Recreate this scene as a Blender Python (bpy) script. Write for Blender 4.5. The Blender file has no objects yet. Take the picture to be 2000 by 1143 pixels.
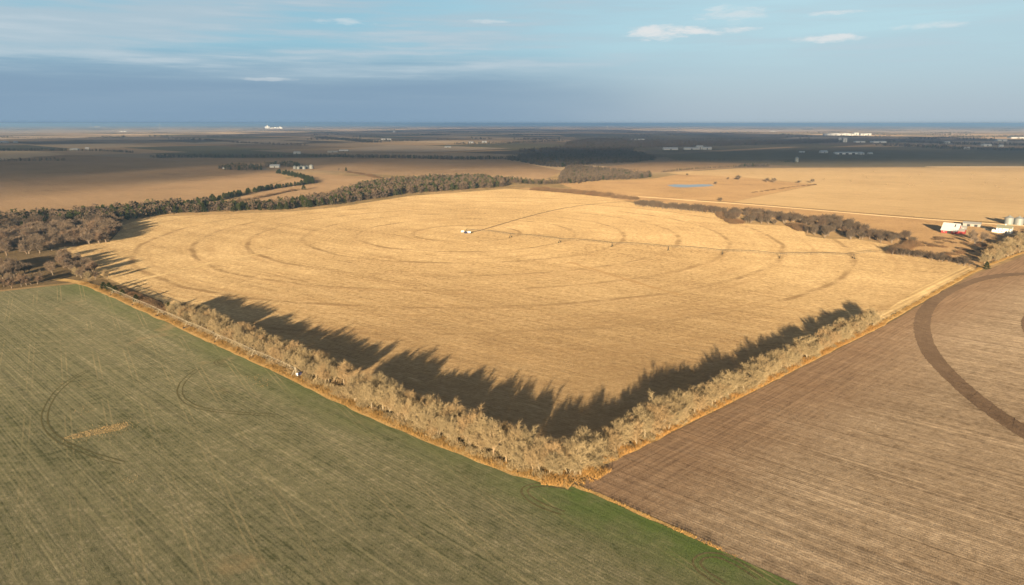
import bpy, bmesh, math, random
import numpy as np
from mathutils import Vector, Matrix

# ------------------------------------------------------------------ camera, sky, sun, exposure
SC = bpy.context.scene
COL = SC.collection
CAM_H = 113.0                      # drone height in metres
FPX = 1387.0                       # focal length in photo pixels (photo 2000 x 1143)
EARTH = 4.9e7                      # gentle curvature of the plain: gives a small horizon dip
PITCH = math.atan((571.5 - 241.0) / FPX)
SUN_AZ = math.radians(11.95)       # direction the light travels, clockwise from +Y
SUN_EL = math.radians(9.0)

cam = bpy.data.cameras.new("camera"); cam_o = bpy.data.objects.new("camera", cam); COL.objects.link(cam_o)
cam.sensor_width = 36.0; cam.lens = 36.0 * FPX / 2000.0
cam.clip_start = 1.0; cam.clip_end = 300000.0
cam_o.location = (0, 0, CAM_H); cam_o.rotation_euler = (math.pi / 2 - PITCH, 0, 0)
SC.camera = cam_o

SC.view_settings.view_transform = 'Standard'
SC.view_settings.look = 'None'
SC.view_settings.gamma = 1.0
SC.view_settings.use_curve_mapping = False
SC.view_settings.exposure = 1.65
SC.render.engine = 'CYCLES'
SC.cycles.use_denoising = True
SC.cycles.denoiser = 'OPENIMAGEDENOISE'
SC.cycles.denoising_input_passes = 'RGB_ALBEDO_NORMAL'
SC.cycles.denoising_prefilter = 'ACCURATE'
SC.cycles.max_bounces = 6
SC.cycles.diffuse_bounces = 2
SC.cycles.glossy_bounces = 2
SC.cycles.transparent_max_bounces = 8
SC.cycles.volume_bounces = 0
SC.cycles.use_adaptive_sampling = False

sun = bpy.data.lights.new("sun", 'SUN'); sun_o = bpy.data.objects.new("sun", sun); COL.objects.link(sun_o)
sun.energy = 5.0; sun.angle = math.radians(0.55); sun.color = (1.0, 0.78, 0.50)
LIGHT_DIR = Vector((math.sin(SUN_AZ) * math.cos(SUN_EL), math.cos(SUN_AZ) * math.cos(SUN_EL), -math.sin(SUN_EL)))
sun_o.rotation_euler = LIGHT_DIR.to_track_quat('-Z', 'Y').to_euler()
sun_o.location = (-400, -1600, 600)


class NT:
    """tiny helper to write node trees"""
    def __init__(self, tree):
        self.t = tree; self.n = tree.nodes; self.l = tree.links
    def put(self, node, sock, val):
        if val is None: return
        s = node.inputs[sock]
        if isinstance(val, bpy.types.NodeSocket): self.l.new(val, s)
        elif isinstance(val, (tuple, list)) and s.type == 'RGBA': s.default_value = tuple(val[:3]) + (1.0,)
        else: s.default_value = val
    def math(self, op, a, b=None, c=None, clamp=False):
        m = self.n.new('ShaderNodeMath'); m.operation = op; m.use_clamp = clamp
        for i, v in enumerate((a, b, c)):
            if v is not None: self.put(m, i, v)
        return m.outputs[0]
    def add(self, a, b): return self.math('ADD', a, b)
    def mul(self, a, b): return self.math('MULTIPLY', a, b)
    def sub(self, a, b): return self.math('SUBTRACT', a, b)
    def step(self, x, lo, hi, a=0.0, b=1.0, smooth=True):
        m = self.n.new('ShaderNodeMapRange'); m.interpolation_type = 'SMOOTHSTEP' if smooth else 'LINEAR'; m.clamp = True
        for k, v in (('Value', x), ('From Min', lo), ('From Max', hi), ('To Min', a), ('To Max', b)): self.put(m, k, v)
        return m.outputs[0]
    def mix(self, f, a, b, mode='MIX'):
        m = self.n.new('ShaderNodeMix'); m.data_type = 'RGBA'; m.blend_type = mode; m.clamp_factor = True
        self.put(m, 0, f); self.put(m, 6, a); self.put(m, 7, b)
        return m.outputs[2]
    def vec(self, x, y, z=0.0):
        m = self.n.new('ShaderNodeCombineXYZ')
        for i, v in enumerate((x, y, z)): self.put(m, i, v)
        return m.outputs[0]
    def noise(self, v, scale=1.0, detail=2.0, rough=0.5, out=0):
        m = self.n.new('ShaderNodeTexNoise'); m.noise_dimensions = '3D'
        self.put(m, 'Vector', v); self.put(m, 'Scale', scale); self.put(m, 'Detail', detail); self.put(m, 'Roughness', rough)
        return m.outputs[out]
    def white(self, v, out='Value'):
        m = self.n.new('ShaderNodeTexWhiteNoise'); m.noise_dimensions = '3D'; self.put(m, 'Vector', v)
        return m.outputs[out]
    def vmath(self, op, a, b=None, s=None):
        m = self.n.new('ShaderNodeVectorMath'); m.operation = op
        self.put(m, 0, a)
        if b is not None: self.put(m, 1, b)
        if s is not None: self.put(m, 'Scale', s)
        return m.outputs[0]
    def pos(self):
        g = self.n.new('ShaderNodeNewGeometry'); s = self.n.new('ShaderNodeSeparateXYZ'); self.l.new(g.outputs['Position'], s.inputs[0])
        return g.outputs['Position'], s.outputs[0], s.outputs[1]
    def rows(self, x, y, az):
        """along / across distances (m) for rows that run at compass angle az from +Y"""
        a = math.radians(az)
        al = self.add(self.mul(x, math.sin(a)), self.mul(y, math.cos(a)))
        ac = self.sub(self.mul(x, math.cos(a)), self.mul(y, math.sin(a)))
        return al, ac


# ---- world: physical sky plus layered cloud
W = bpy.data.worlds.new("World"); SC.world = W; W.use_nodes = True
wt = NT(W.node_tree)
for n in list(wt.n): wt.n.remove(n)
w_out = wt.n.new('ShaderNodeOutputWorld'); w_bg = wt.n.new('ShaderNodeBackground')
wt.l.new(w_bg.outputs[0], w_out.inputs[0])
SKY_STRENGTH = 0.06
w_bg.inputs['Strength'].default_value = SKY_STRENGTH
sky = wt.n.new('ShaderNodeTexSky'); sky.sky_type = 'NISHITA'; sky.sun_disc = False
sky.sun_elevation = SUN_EL; sky.sun_rotation = math.pi + SUN_AZ
sky.altitude = 400; sky.air_density = 1.1; sky.dust_density = 1.6; sky.ozone_density = 1.6
def srgb(r, g, b):
    f = lambda c: (c / 255 / 12.92) if c <= 10 else ((c / 255 + 0.055) / 1.055) ** 2.4
    return (f(r), f(g), f(b))
def cloudcol(r, g, b):
    k = 1.0 / (SKY_STRENGTH * 2 ** SC.view_settings.exposure)
    return tuple(c * k for c in srgb(r, g, b))
tc = wt.n.new('ShaderNodeTexCoord'); sep = wt.n.new('ShaderNodeSeparateXYZ'); wt.l.new(tc.outputs['Generated'], sep.inputs[0])
dx, dy, dz = sep.outputs
az = wt.mul(wt.math('ARCTAN2', dx, dy), 180 / math.pi)
el = wt.mul(wt.math('ARCSINE', dz), 180 / math.pi)
# stratus layers: noise on (azimuth, elevation), stretched sideways
nA = wt.noise(wt.vec(wt.mul(az, 0.030), wt.mul(el, 0.40), 0.3), 1.0, 6, 0.55)
nB = wt.noise(wt.vec(wt.mul(az, 0.075), wt.mul(el, 1.05), 4.7), 1.0, 7, 0.6)
nC = wt.noise(wt.vec(wt.mul(az, 0.028), wt.mul(el, 0.10), 9.1), 1.0, 4, 0.5)
nW = wt.noise(wt.vec(wt.mul(az, 0.55), wt.mul(el, 2.1), 2.2), 1.0, 7, 0.62)
clear_r = wt.step(wt.add(az, wt.mul(wt.sub(nC, 0.5), 26)), -14, 24)                 # clear to the right, cloudier to the left
base_r = wt.mix(wt.step(el, 0.0, 7.5), cloudcol(172, 190, 204), cloudcol(182, 216, 228))
base_l = wt.mix(wt.step(el, 2.2, 6.0), cloudcol(124, 156, 184), cloudcol(146, 192, 213))
clear = wt.mix(clear_r, base_l, base_r)
skyb = wt.mix(wt.step(el, 8, 28, 0.94, 0.0), sky.outputs[0], clear)
lowfade = wt.step(el, 9, 38, 1.0, 0.32)                                             # cloud base overhead is darker than cloud seen edge-on
def ccol(r, g, b_): return wt.mix(1.0, cloudcol(r, g, b_), wt.vec(lowfade, lowfade, lowfade), 'MULTIPLY')
# pale veil of cloud, drawn out in streaks
vn = wt.add(nA, wt.mul(wt.sub(nB, 0.5), 0.85))
veil = wt.mul(wt.step(vn, 0.30, 0.64), wt.step(clear_r, 0.0, 1.0, 0.95, 0.34))
veil = wt.mul(veil, wt.step(el, 2.6, 4.6, 0.12, 1.0))
c1 = wt.mix(veil, skyb, ccol(174, 196, 209))
thin = wt.mul(wt.step(nB, 0.50, 0.75), wt.mul(wt.step(el, 2.0, 4.5), wt.step(clear_r, 0.0, 1.0, 0.85, 0.35)))
c1 = wt.mix(thin, c1, ccol(190, 206, 216))
# slate-grey bank low in the sky on the left
edge = wt.add(wt.add(el, wt.mul(wt.sub(nA, 0.5), 5.0)), wt.mul(wt.sub(nB, 0.5), 5.0))
bank = wt.mul(wt.step(edge, 1.8, 5.2, 1.0, 0.0), wt.step(clear_r, 0.0, 0.9, 0.62, 0.0))
c2 = wt.mix(bank, c1, ccol(134, 161, 185))
cur = wt.mix(wt.mul(wt.step(nB, 0.42, 0.70, 0.0, 0.5), wt.mul(bank, wt.step(el, 0.8, 3.0))), c2, ccol(158, 180, 198))
# small sunlit clouds on the right
def puff(a0, e0, wa, we, amt):
    da = wt.math('DIVIDE', wt.sub(az, a0), wa); de = wt.math('DIVIDE', wt.sub(el, e0), we)
    r2 = wt.add(wt.mul(da, da), wt.mul(de, de))
    body = wt.add(wt.sub(1.0, r2), wt.mul(wt.sub(nW, 0.5), 3.4))
    return wt.mul(wt.step(body, 0.1, 1.25), amt)
for a0, e0, wa, we, amt in ((11.6, 6.60, 3.9, 0.62, 0.95), (15.0, 6.55, 4.0, 0.32, 0.7), (16.2, 7.75, 3.0, 0.75, 0.5), (23.1, 5.78, 2.8, 0.36, 0.85), (23.2, 7.45, 2.2, 0.2, 0.6), (29.0, 6.3, 2.6, 0.3, 0.5), (-1.8, 7.5, 1.8, 0.2, 0.45), (-12.6, 7.3, 2.4, 0.28, 0.45), (-18.0, 3.15, 2.6, 0.16, 0.35)):
    cur = wt.mix(puff(a0, e0, wa, we, amt), cur, ccol(226, 229, 230))
wt.l.new(cur, w_bg.inputs['Color'])

# ------------------------------------------------------------------ helpers
RNG = random.Random(11)
NPR = np.random.default_rng(5)

def gz(x, y): return -(x * x + y * y) / (2 * EARTH)

def G(px, py, h=0.0):
    """photo pixel -> point on the (curved) ground, or on a surface h metres above it"""
    u = (px - 1000) / FPX; v = (py - 571.5) / FPX
    fw = math.cos(PITCH) - v * math.sin(PITCH); dn = math.sin(PITCH) + v * math.cos(PITCH)
    k = (u * u + fw * fw) / (2 * EARTH)            # CAM_H - h - dn t + k t^2 = 0
    c = CAM_H - h
    disc = max(dn * dn - 4 * k * c, 0.0)
    t = 2 * c / (dn + math.sqrt(disc))
    return (u * t, fw * t)

def tag(o, label=None, cat=None, group=None, kind=None):
    if label: o['label'] = label
    if cat: o['category'] = cat
    if group: o['group'] = group
    if kind: o['kind'] = kind
    return o

def link(name, me, mats, parent=None, loc=None, rotz=0.0):
    o = bpy.data.objects.new(name, me); COL.objects.link(o)
    if parent: o.parent = parent
    if loc is not None: o.location = loc
    if rotz: o.rotation_euler = (0, 0, rotz)
    if me is not None and mats is not None and len(me.materials) == 0:
        for m in (mats if isinstance(mats, (list, tuple)) else (mats,)): me.materials.append(m)
    return o

def empty(name, loc, rotz=0.0):
    o = bpy.data.objects.new(name, None); COL.objects.link(o)
    o.empty_display_size = 0.5; o.location = loc; o.rotation_euler = (0, 0, rotz)
    return o

def mesh_np(name, V, F, mi=None, smooth=False):
    """V (n,3), F (m,3 or 4) numpy -> mesh"""
    V = np.asarray(V, np.float32); F = np.asarray(F, np.int32); k = F.shape[1]
    me = bpy.data.meshes.new(name)
    me.vertices.add(len(V)); me.vertices.foreach_set('co', V.ravel())
    me.loops.add(F.size); me.loops.foreach_set('vertex_index', F.ravel())
    me.polygons.add(len(F)); me.polygons.foreach_set('loop_start', np.arange(0, F.size, k, dtype=np.int32))
    try: me.polygons.foreach_set('loop_total', np.full(len(F), k, np.int32))
    except Exception: pass
    if mi is not None: me.polygons.foreach_set('material_index', np.asarray(mi, np.int32))
    if smooth: me.polygons.foreach_set('use_smooth', np.ones(len(F), bool))
    me.update(calc_edges=True)
    return me

class MB:
    def __init__(self): self.v = []; self.f = []
    def box(self, c, s, rz=0.0):
        cx, cy, cz = c; sx, sy, sz = (q / 2 for q in s); ca, sa = math.cos(rz), math.sin(rz); b = len(self.v)
        for z in (-sz, sz):
            for x, y in ((-sx, -sy), (sx, -sy), (sx, sy), (-sx, sy)):
                self.v.append((cx + x * ca - y * sa, cy + x * sa + y * ca, cz + z))
        for q in ((0, 3, 2, 1), (4, 5, 6, 7), (0, 1, 5, 4), (1, 2, 6, 5), (2, 3, 7, 6), (3, 0, 4, 7)): self.f.append(tuple(b + i for i in q))
        return self
    def tube(self, p, q, r0, r1=None, n=6, caps=True):
        r1 = r0 if r1 is None else r1
        p = Vector(p); q = Vector(q); d = (q - p)
        if d.length < 1e-6: return self
        d.normalize(); a = d.orthogonal().normalized(); c = d.cross(a); b = len(self.v)
        for P, r in ((p, r0), (q, r1)):
            for i in range(n):
                t = 2 * math.pi * i / n
                self.v.append(tuple(P + (a * math.cos(t) + c * math.sin(t)) * r))
        for i in range(n):
            j = (i + 1) % n; self.f.append((b + i, b + j, b + n + j, b + n + i))
        if caps:
            self.f.append(tuple(b + i for i in reversed(range(n)))); self.f.append(tuple(b + n + i for i in range(n)))
        return self
    def path(self, pts, r, n=5):
        for a, b in zip(pts, pts[1:]): self.tube(a, b, r, r, n, False)
        return self
    def lathe(self, prof, n=20, c=(0, 0, 0), a0=0.0, a1=2 * math.pi):
        b = len(self.v); m = len(prof)
        for i in range(n):
            t = 2 * math.pi * i / n
            for r, z in prof: self.v.append((c[0] + r * math.cos(t), c[1] + r * math.sin(t), c[2] + z))
        for i in range(n):
            j = (i + 1) % n
            for k in range(m - 1): self.f.append((b + i * m + k, b + j * m + k, b + j * m + k + 1, b + i * m + k + 1))
        return self
    def prism(self, prof, x0, x1):
        """profile of (y,z) extruded along x"""
        b = len(self.v); n = len(prof)
        for x in (x0, x1):
            for y, z in prof: self.v.append((x, y, z))
        for i in range(n):
            j = (i + 1) % n; self.f.append((b + i, b + j, b + n + j, b + n + i))
        self.f.append(tuple(b + i for i in reversed(range(n)))); self.f.append(tuple(b + n + i for i in range(n)))
        return self
    def mesh(self, name, smooth=False):
        me = bpy.data.meshes.new(name); me.from_pydata(self.v, [], self.f); me.update()
        bm = bmesh.new(); bm.from_mesh(me); bmesh.ops.recalc_face_normals(bm, faces=bm.faces); bm.to_mesh(me); bm.free()
        if smooth: me.polygons.foreach_set('use_smooth', np.ones(len(me.polygons), bool))
        return me
    def build(self, name, mat, parent=None, loc=None, rotz=0.0, smooth=False):
        return link(name, self.mesh(name, smooth), mat, parent, loc, rotz)

# ------------------------------------------------------------------ materials
def new_mat(name):
    m = bpy.data.materials.new(name); m.use_nodes = True
    t = NT(m.node_tree)
    for n in list(t.n): t.n.remove(n)
    out = t.n.new('ShaderNodeOutputMaterial')
    return m, t, out

def rough_diffuse(t, out, col, normal=None, rough=1.0):
    d = t.n.new('ShaderNodeBsdfDiffuse'); t.put(d, 'Color', col); d.inputs['Roughness'].default_value = rough
    if normal is not None: t.put(d, 'Normal', normal)
    t.l.new(d.outputs[0], out.inputs['Surface'])

def relief(t, p, amount, al=None, ac=None, az=0.0, row=0.0, pitch=1.0):
    """relief of stubble, clods and drill rows: facet normals scattered about the surface normal"""
    g = t.n.new('ShaderNodeNewGeometry')
    r = t.vmath('SUBTRACT', t.noise(p, 8.0, 2, 0.6, 1), (0.5, 0.5, 0.5))
    v = t.vmath('ADD', g.outputs['Normal'], t.vmath('MULTIPLY', r, (3.9 * amount, 3.9 * amount, 0.0)))
    if al is not None and row > 0:
        k = t.sub(t.noise(t.vec(t.mul(al, 0.012), t.mul(ac, 0.75 / pitch), 5.0), 1.0, 3, 0.7), 0.5)
        a_ = math.radians(az)
        v = t.vmath('ADD', v, t.vec(t.mul(k, math.cos(a_) * row), t.mul(k, -math.sin(a_) * row), 0.0))
    return t.vmath('NORMALIZE', v)

def simple_mat(name, col, rough=0.7, metal=0.0, var=0.12, scale=1.5, spec=0.3):
    m, t, out = new_mat(name)
    b = t.n.new('ShaderNodeBsdfPrincipled')
    tcn = t.n.new('ShaderNodeTexCoord')
    n = t.noise(tcn.outputs['Object'], scale, 4, 0.6)
    c = t.mix(n, tuple(x * (1 - var) for x in col), tuple(min(1, x * (1 + var)) for x in col))
    t.put(b, 'Base Color', c); t.put(b, 'Roughness', rough); t.put(b, 'Metallic', metal); t.put(b, 'Specular IOR Level', spec)
    t.l.new(b.outputs[0], out.inputs['Surface'])
    return m

def corrugated_mat(name, col, freq=3.0, axis=0, metal=0.0, rough=0.5):
    m, t, out = new_mat(name)
    b = t.n.new('ShaderNodeBsdfPrincipled'); tcn = t.n.new('ShaderNodeTexCoord'); s = t.n.new('ShaderNodeSeparateXYZ')
    t.l.new(tcn.outputs['Object'], s.inputs[0])
    w = t.math('SINE', t.mul(s.outputs[axis], freq * 2 * math.pi))
    n = t.noise(tcn.outputs['Object'], 0.6, 5, 0.65)
    c = t.mix(t.add(t.mul(n, 0.7), t.mul(w, 0.12)), tuple(x * 0.82 for x in col), tuple(min(1, x * 1.1) for x in col))
    t.put(b, 'Base Color', c); t.put(b, 'Roughness', rough); t.put(b, 'Metallic', metal)
    bp = t.n.new('ShaderNodeBump'); bp.inputs['Strength'].default_value = 0.4; bp.inputs['Distance'].default_value = 0.05
    t.l.new(w, bp.inputs['Height']); t.l.new(bp.outputs[0], b.inputs['Normal'])
    t.l.new(b.outputs[0], out.inputs['Surface'])
    return m

def twig_mat(name, col, var=0.35):
    m, t, out = new_mat(name)
    oi = t.n.new('ShaderNodeObjectInfo'); tcn = t.n.new('ShaderNodeTexCoord')
    n = t.noise(tcn.outputs['Object'], 0.7, 3, 0.6)
    f = t.add(t.mul(n, 0.55), t.mul(oi.outputs['Random'], 0.45))
    lo = tuple(x * (1 - var) for x in col); hi = (col[0] * (1 + var), col[1] * (1 + var * 0.85), col[2] * (1 + var * 0.7))
    c = t.mix(f, lo, hi)
    # some trees redder, some greyer
    c = t.mix(t.step(t.math('FRACT', t.mul(oi.outputs['Random'], 7.31)), 0.55, 1.0, 0.0, 0.45), c, (col[0] * 1.12, col[1] * 0.86, col[2] * 0.72))
    rough_diffuse(t, out, c, None, 0.6)
    return m

def leaf_mat(name, col):
    m, t, out = new_mat(name)
    oi = t.n.new('ShaderNodeObjectInfo'); tcn = t.n.new('ShaderNodeTexCoord')
    n = t.noise(tcn.outputs['Object'], 1.1, 3, 0.6)
    f = t.add(t.mul(n, 0.6), t.mul(oi.outputs['Random'], 0.4))
    c = t.mix(f, tuple(x * 0.55 for x in col), (col[0] * 1.6, col[1] * 1.4, col[2] * 1.25))
    d = t.n.new('ShaderNodeBsdfDiffuse'); t.put(d, 'Color', c); d.inputs['Roughness'].default_value = 0.6
    tr = t.n.new('ShaderNodeBsdfTranslucent'); t.put(tr, 'Color', c)
    mx = t.n.new('ShaderNodeMixShader'); mx.inputs[0].default_value = 0.15
    t.l.new(d.outputs[0], mx.inputs[1]); t.l.new(tr.outputs[0], mx.inputs[2]); t.l.new(mx.outputs[0], out.inputs['Surface'])
    return m

def field_mat(name, dark, mid, light, az, fine=1.0, band=9.0, relief_k=1.0, large=0.006, streak=0.5, extra=None, grain=1.7):
    """row-crop ground: dark/mid/light tones mixed by large patches, passes of the machine and single rows"""
    m, t, out = new_mat(name)
    p, x, y = t.pos()
    al, ac = t.rows(x, y, az)
    wob = t.mul(t.sub(t.noise(p, 0.015, 2), 0.5), 1.2)
    acw = t.add(ac, wob)
    nL = t.noise(p, large, 5, 0.6)
    nM = t.noise(p, large * 9, 4, 0.6)
    nBand = t.noise(t.vec(t.mul(al, 0.002), t.mul(acw, 1.0 / band), 1.0), 1.0, 3, 0.6)
    nRow = t.noise(t.vec(t.mul(al, 0.010), t.mul(acw, 1.0 / fine), 7.0), 1.0, 2, 0.6)
    nRow2 = t.noise(t.vec(t.mul(al, 0.005), t.mul(acw, 0.38 / fine), 3.0), 1.0, 3, 0.6)
    nF = t.noise(p, 0.30, 8, 0.80)
    wave = t.math('SINE', t.mul(t.add(ac, t.mul(t.sub(nM, 0.5), 0.8)), 2 * math.pi / (fine * 1.35)))
    f = t.add(t.mul(t.sub(nL, 0.5), 1.1), t.mul(t.sub(nM, 0.5), 0.55))
    f = t.add(f, t.mul(t.sub(nBand, 0.5), 0.9 * streak))
    f = t.add(f, t.mul(t.sub(nRow, 0.5), 1.0 * streak))
    f = t.add(f, t.mul(t.sub(nRow2, 0.5), 0.9 * streak))
    f = t.add(f, t.mul(t.sub(nF, 0.5), grain))
    f = t.add(f, t.mul(wave, 0.16 * streak))
    f = t.add(f, 0.5)
    c = t.mix(t.step(f, 0.5, 1.0), t.mix(t.step(f, 0.0, 0.5), dark, mid), light)
    if extra: c = extra(t, p, x, y, al, ac, nL, nM, nF, c)
    rough_diffuse(t, out, c, relief(t, p, relief_k, al, ac, az, 1.0 * streak, fine))
    return m

# ---- tones
BARK = twig_mat('bark_pale', (0.25, 0.205, 0.14), 0.3)
TWIG = twig_mat('twigs_tan', (0.255, 0.205, 0.122), 0.35)
TWIG_GREY = twig_mat('twigs_grey_brown', (0.165, 0.128, 0.095), 0.3)
TWIG_WOOD = twig_mat('twigs_dark_wood', (0.095, 0.075, 0.056), 0.3)
BARK_GREY = twig_mat('bark_grey', (0.20, 0.165, 0.13))
BRUSH = twig_mat('brush_brown', (0.15, 0.102, 0.062))
CEDAR = leaf_mat('cedar_green', (0.034, 0.046, 0.016))
CEDAR_TRUNK = simple_mat('cedar_bark', (0.10, 0.07, 0.05))
GRASS = twig_mat('dry_grass', (0.30, 0.19, 0.070))
STRAW = twig_mat('straw', (0.46, 0.34, 0.17))

# ------------------------------------------------------------------ the land
def ground_extra_mat():
    m, t, out = new_mat('open_country')
    p, x, y = t.pos()
    al, ac = t.rows(x, y, -46.0)
    # section grid of the plains, each field with its own tone
    fl = t.math('FLOOR', t.math('DIVIDE', t.add(al, 260), 805)); row = t.white(t.vec(fl, 3.0, 1.0))
    fw_ = t.math('FLOOR', t.math('DIVIDE', t.add(ac, t.mul(row, 300)), 402))
    r = t.white(t.vec(fl, fw_, 5.0)); r2 = t.white(t.vec(fl, fw_, 9.0))
    ramp = t.n.new('ShaderNodeValToRGB'); ramp.color_ramp.interpolation = 'CONSTANT'
    stops = [(0.0, (0.34, 0.24, 0.145)), (0.24, (0.15, 0.115, 0.08)), (0.40, (0.105, 0.10, 0.06)), (0.54, (0.44, 0.33, 0.21)), (0.76, (0.25, 0.19, 0.13)), (0.92, (0.09, 0.075, 0.056))]
    el_ = ramp.color_ramp.elements
    while len(el_) < len(stops): el_.new(0.5)
    for e, (q, c) in zip(el_, stops): e.position = q; e.color = c + (1,)
    t.l.new(r, ramp.inputs[0])
    n1 = t.noise(p, 0.004, 5, 0.6); n2 = t.noise(p, 0.05, 4, 0.65)
    far = t.mix(t.mul(n1, 0.35), ramp.outputs[0], (0.20, 0.145, 0.09))
    near = t.mix(t.step(t.add(n1, t.mul(t.sub(n2, 0.5), 0.6)), 0.35, 0.65), (0.135, 0.10, 0.052), (0.27, 0.185, 0.095))
    near = t.mix(t.step(n2, 0.55, 0.75, 0.0, 0.6), near, (0.10, 0.085, 0.045))
    d2 = t.math('SQRT', t.add(t.mul(x, x), t.mul(y, y)))
    c = t.mix(t.step(d2, 1500, 2100), near, far)
    rough_diffuse(t, out, c, relief(t, p, 1.0))
    return m

def make_ground():
    rings = [0.0] + list(np.geomspace(60, 56000, 110)); n = 180
    V = [(0, 0, 0)]; F = []
    for r in rings[1:]:
        for i in range(n):
            a = 2 * math.pi * i / n
            V.append((r * math.sin(a), r * math.cos(a), -r * r / (2 * EARTH)))
    tri = [(0, 1 + (i + 1) % n, 1 + i) for i in range(n)]
    quads = []
    for k in range(len(rings) - 2):
        b = 1 + k * n
        for i in range(n):
            j = (i + 1) % n; quads.append((b + i, b + j, b + n + j, b + n + i))
    me = bpy.data.meshes.new('ground'); me.from_pydata(V, [], tri + quads); me.update()
    bm = bmesh.new(); bm.from_mesh(me); bmesh.ops.recalc_face_normals(bm, faces=bm.faces)
    bm.faces.ensure_lookup_table()
    if bm.faces[0].normal.z < 0: bmesh.ops.reverse_faces(bm, faces=bm.faces)
    bm.to_mesh(me); bm.free()
    return tag(link('ground', me, ground_extra_mat()), kind='structure')
make_ground()

def sheet(name, pts, mat, lift=0.1, world=False):
    P = list(pts) if world else [G(*q) for q in pts]
    bm = bmesh.new()
    vs = [bm.verts.new((x, y, gz(x, y) + lift)) for x, y in P]
    f = bm.faces.new(vs); bm.normal_update()
    if f.normal.z < 0: f.normal_flip()
    bmesh.ops.triangulate(bm, faces=bm.faces)
    me = bpy.data.meshes.new(name); bm.to_mesh(me); bm.free()
    return tag(link(name, me, mat), kind='structure')

def resample(P, step):
    P = [Vector((q[0], q[1])) for q in P]; out = []
    for a, b in zip(P, P[1:]):
        n = max(1, int((b - a).length / step))
        for i in range(n): out.append(a.lerp(b, i / n))
    out.append(P[-1]); return out

def smooth_line(P, it=3):
    P = [Vector((q[0], q[1])) for q in P]
    for _ in range(it):
        Q = [P[0]]
        for a, b in zip(P, P[1:]): Q += [a.lerp(b, 0.25), a.lerp(b, 0.75)]
        Q.append(P[-1]); P = Q
    return P

def ribbon(name, pts, width, mat, lift=0.16, world=False, jag=0.0, kind='structure'):
    P = smooth_line([(q if world else G(*q)) for q in pts], 2)
    P = resample(P, 6.0)
    V = []; F = []
    for i, q in enumerate(P):
        d = (P[min(i + 1, len(P) - 1)] - P[max(i - 1, 0)]).normalized(); nrm = Vector((-d.y, d.x))
        w = width if not callable(width) else width(i / (len(P) - 1))
        for s in (-1, 1):
            e = q + nrm * (s * w / 2 + RNG.uniform(-jag, jag)); V.append((e.x, e.y, gz(e.x, e.y) + lift))
    for i in range(len(P) - 1): F.append((2 * i, 2 * i + 1, 2 * i + 3, 2 * i + 2))
    me = bpy.data.meshes.new(name); me.from_pydata(V, [], F); me.update()
    if me.polygons[0].normal.z < 0: me.flip_normals()
    return tag(link(name, me, mat), kind=kind)

PIV = Vector(G(911, 455))                               # pivot point of the irrigation machine in the stubble
TOWERS = [Vector(G(*q)) for q in ((997, 464), (1093, 474), (1195, 482), (1305, 489), (1411, 497), (1523, 504), (1667, 505))]
PIV_END = Vector(G(1722, 498))
CORNER = Vector(G(1108, 938)); LEFT = Vector(G(166, 549)); RIGHT = Vector(G(1722, 634)); RIGHT2 = Vector(G(1906, 528))

def stubble_extra(t, p, x, y, al, ac, nL, nM, nF, c):
    ddx = t.sub(x, PIV.x); ddy = t.sub(y, PIV.y)
    rad = t.math('SQRT', t.add(t.mul(ddx, ddx), t.mul(ddy, ddy)))
    rad = t.add(rad, t.mul(t.sub(t.noise(p, 0.02, 2), 0.5), 9.0))
    brk = t.mul(t.step(t.noise(p, 0.030, 4, 0.7), 0.30, 0.62), t.step(t.noise(p, 0.006, 2), 0.35, 0.59, 0.38, 1.0))
    tot = None
    ang = t.math('ARCTAN2', ddx, ddy)
    sweep = t.noise(t.vec(t.mul(rad, 0.11), t.mul(ang, 1.6), 3.3), 1.0, 4, 0.65)
    c = t.mix(t.step(sweep, 0.50, 0.72, 0.0, 0.55), c, (0.30, 0.195, 0.095))
    for i, q in enumerate(TOWERS):
        rr = (q - PIV).length
        k = t.step(t.math('ABSOLUTE', t.sub(rad, rr)), 0.5, 4.2, 0.76, 0.0)
        tot = k if tot is None else t.math('MAXIMUM', tot, k)
    c = t.mix(t.mul(tot, brk), c, (0.17, 0.105, 0.05))
    # browner near corner: hot-spot light falloff painted in; paler straw left in drifts
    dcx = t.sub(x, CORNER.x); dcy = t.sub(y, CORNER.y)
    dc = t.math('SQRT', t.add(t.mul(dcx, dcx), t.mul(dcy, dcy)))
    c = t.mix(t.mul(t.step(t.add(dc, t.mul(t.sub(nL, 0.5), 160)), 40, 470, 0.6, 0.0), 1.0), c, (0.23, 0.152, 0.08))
    drift = t.noise(t.vec(t.mul(al, 0.035), t.mul(ac, 0.13), 2.0), 1.0, 4, 0.7)
    c = t.mix(t.step(drift, 0.60, 0.78, 0.0, 0.7), c, (0.55, 0.41, 0.23))
    return c

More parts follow.
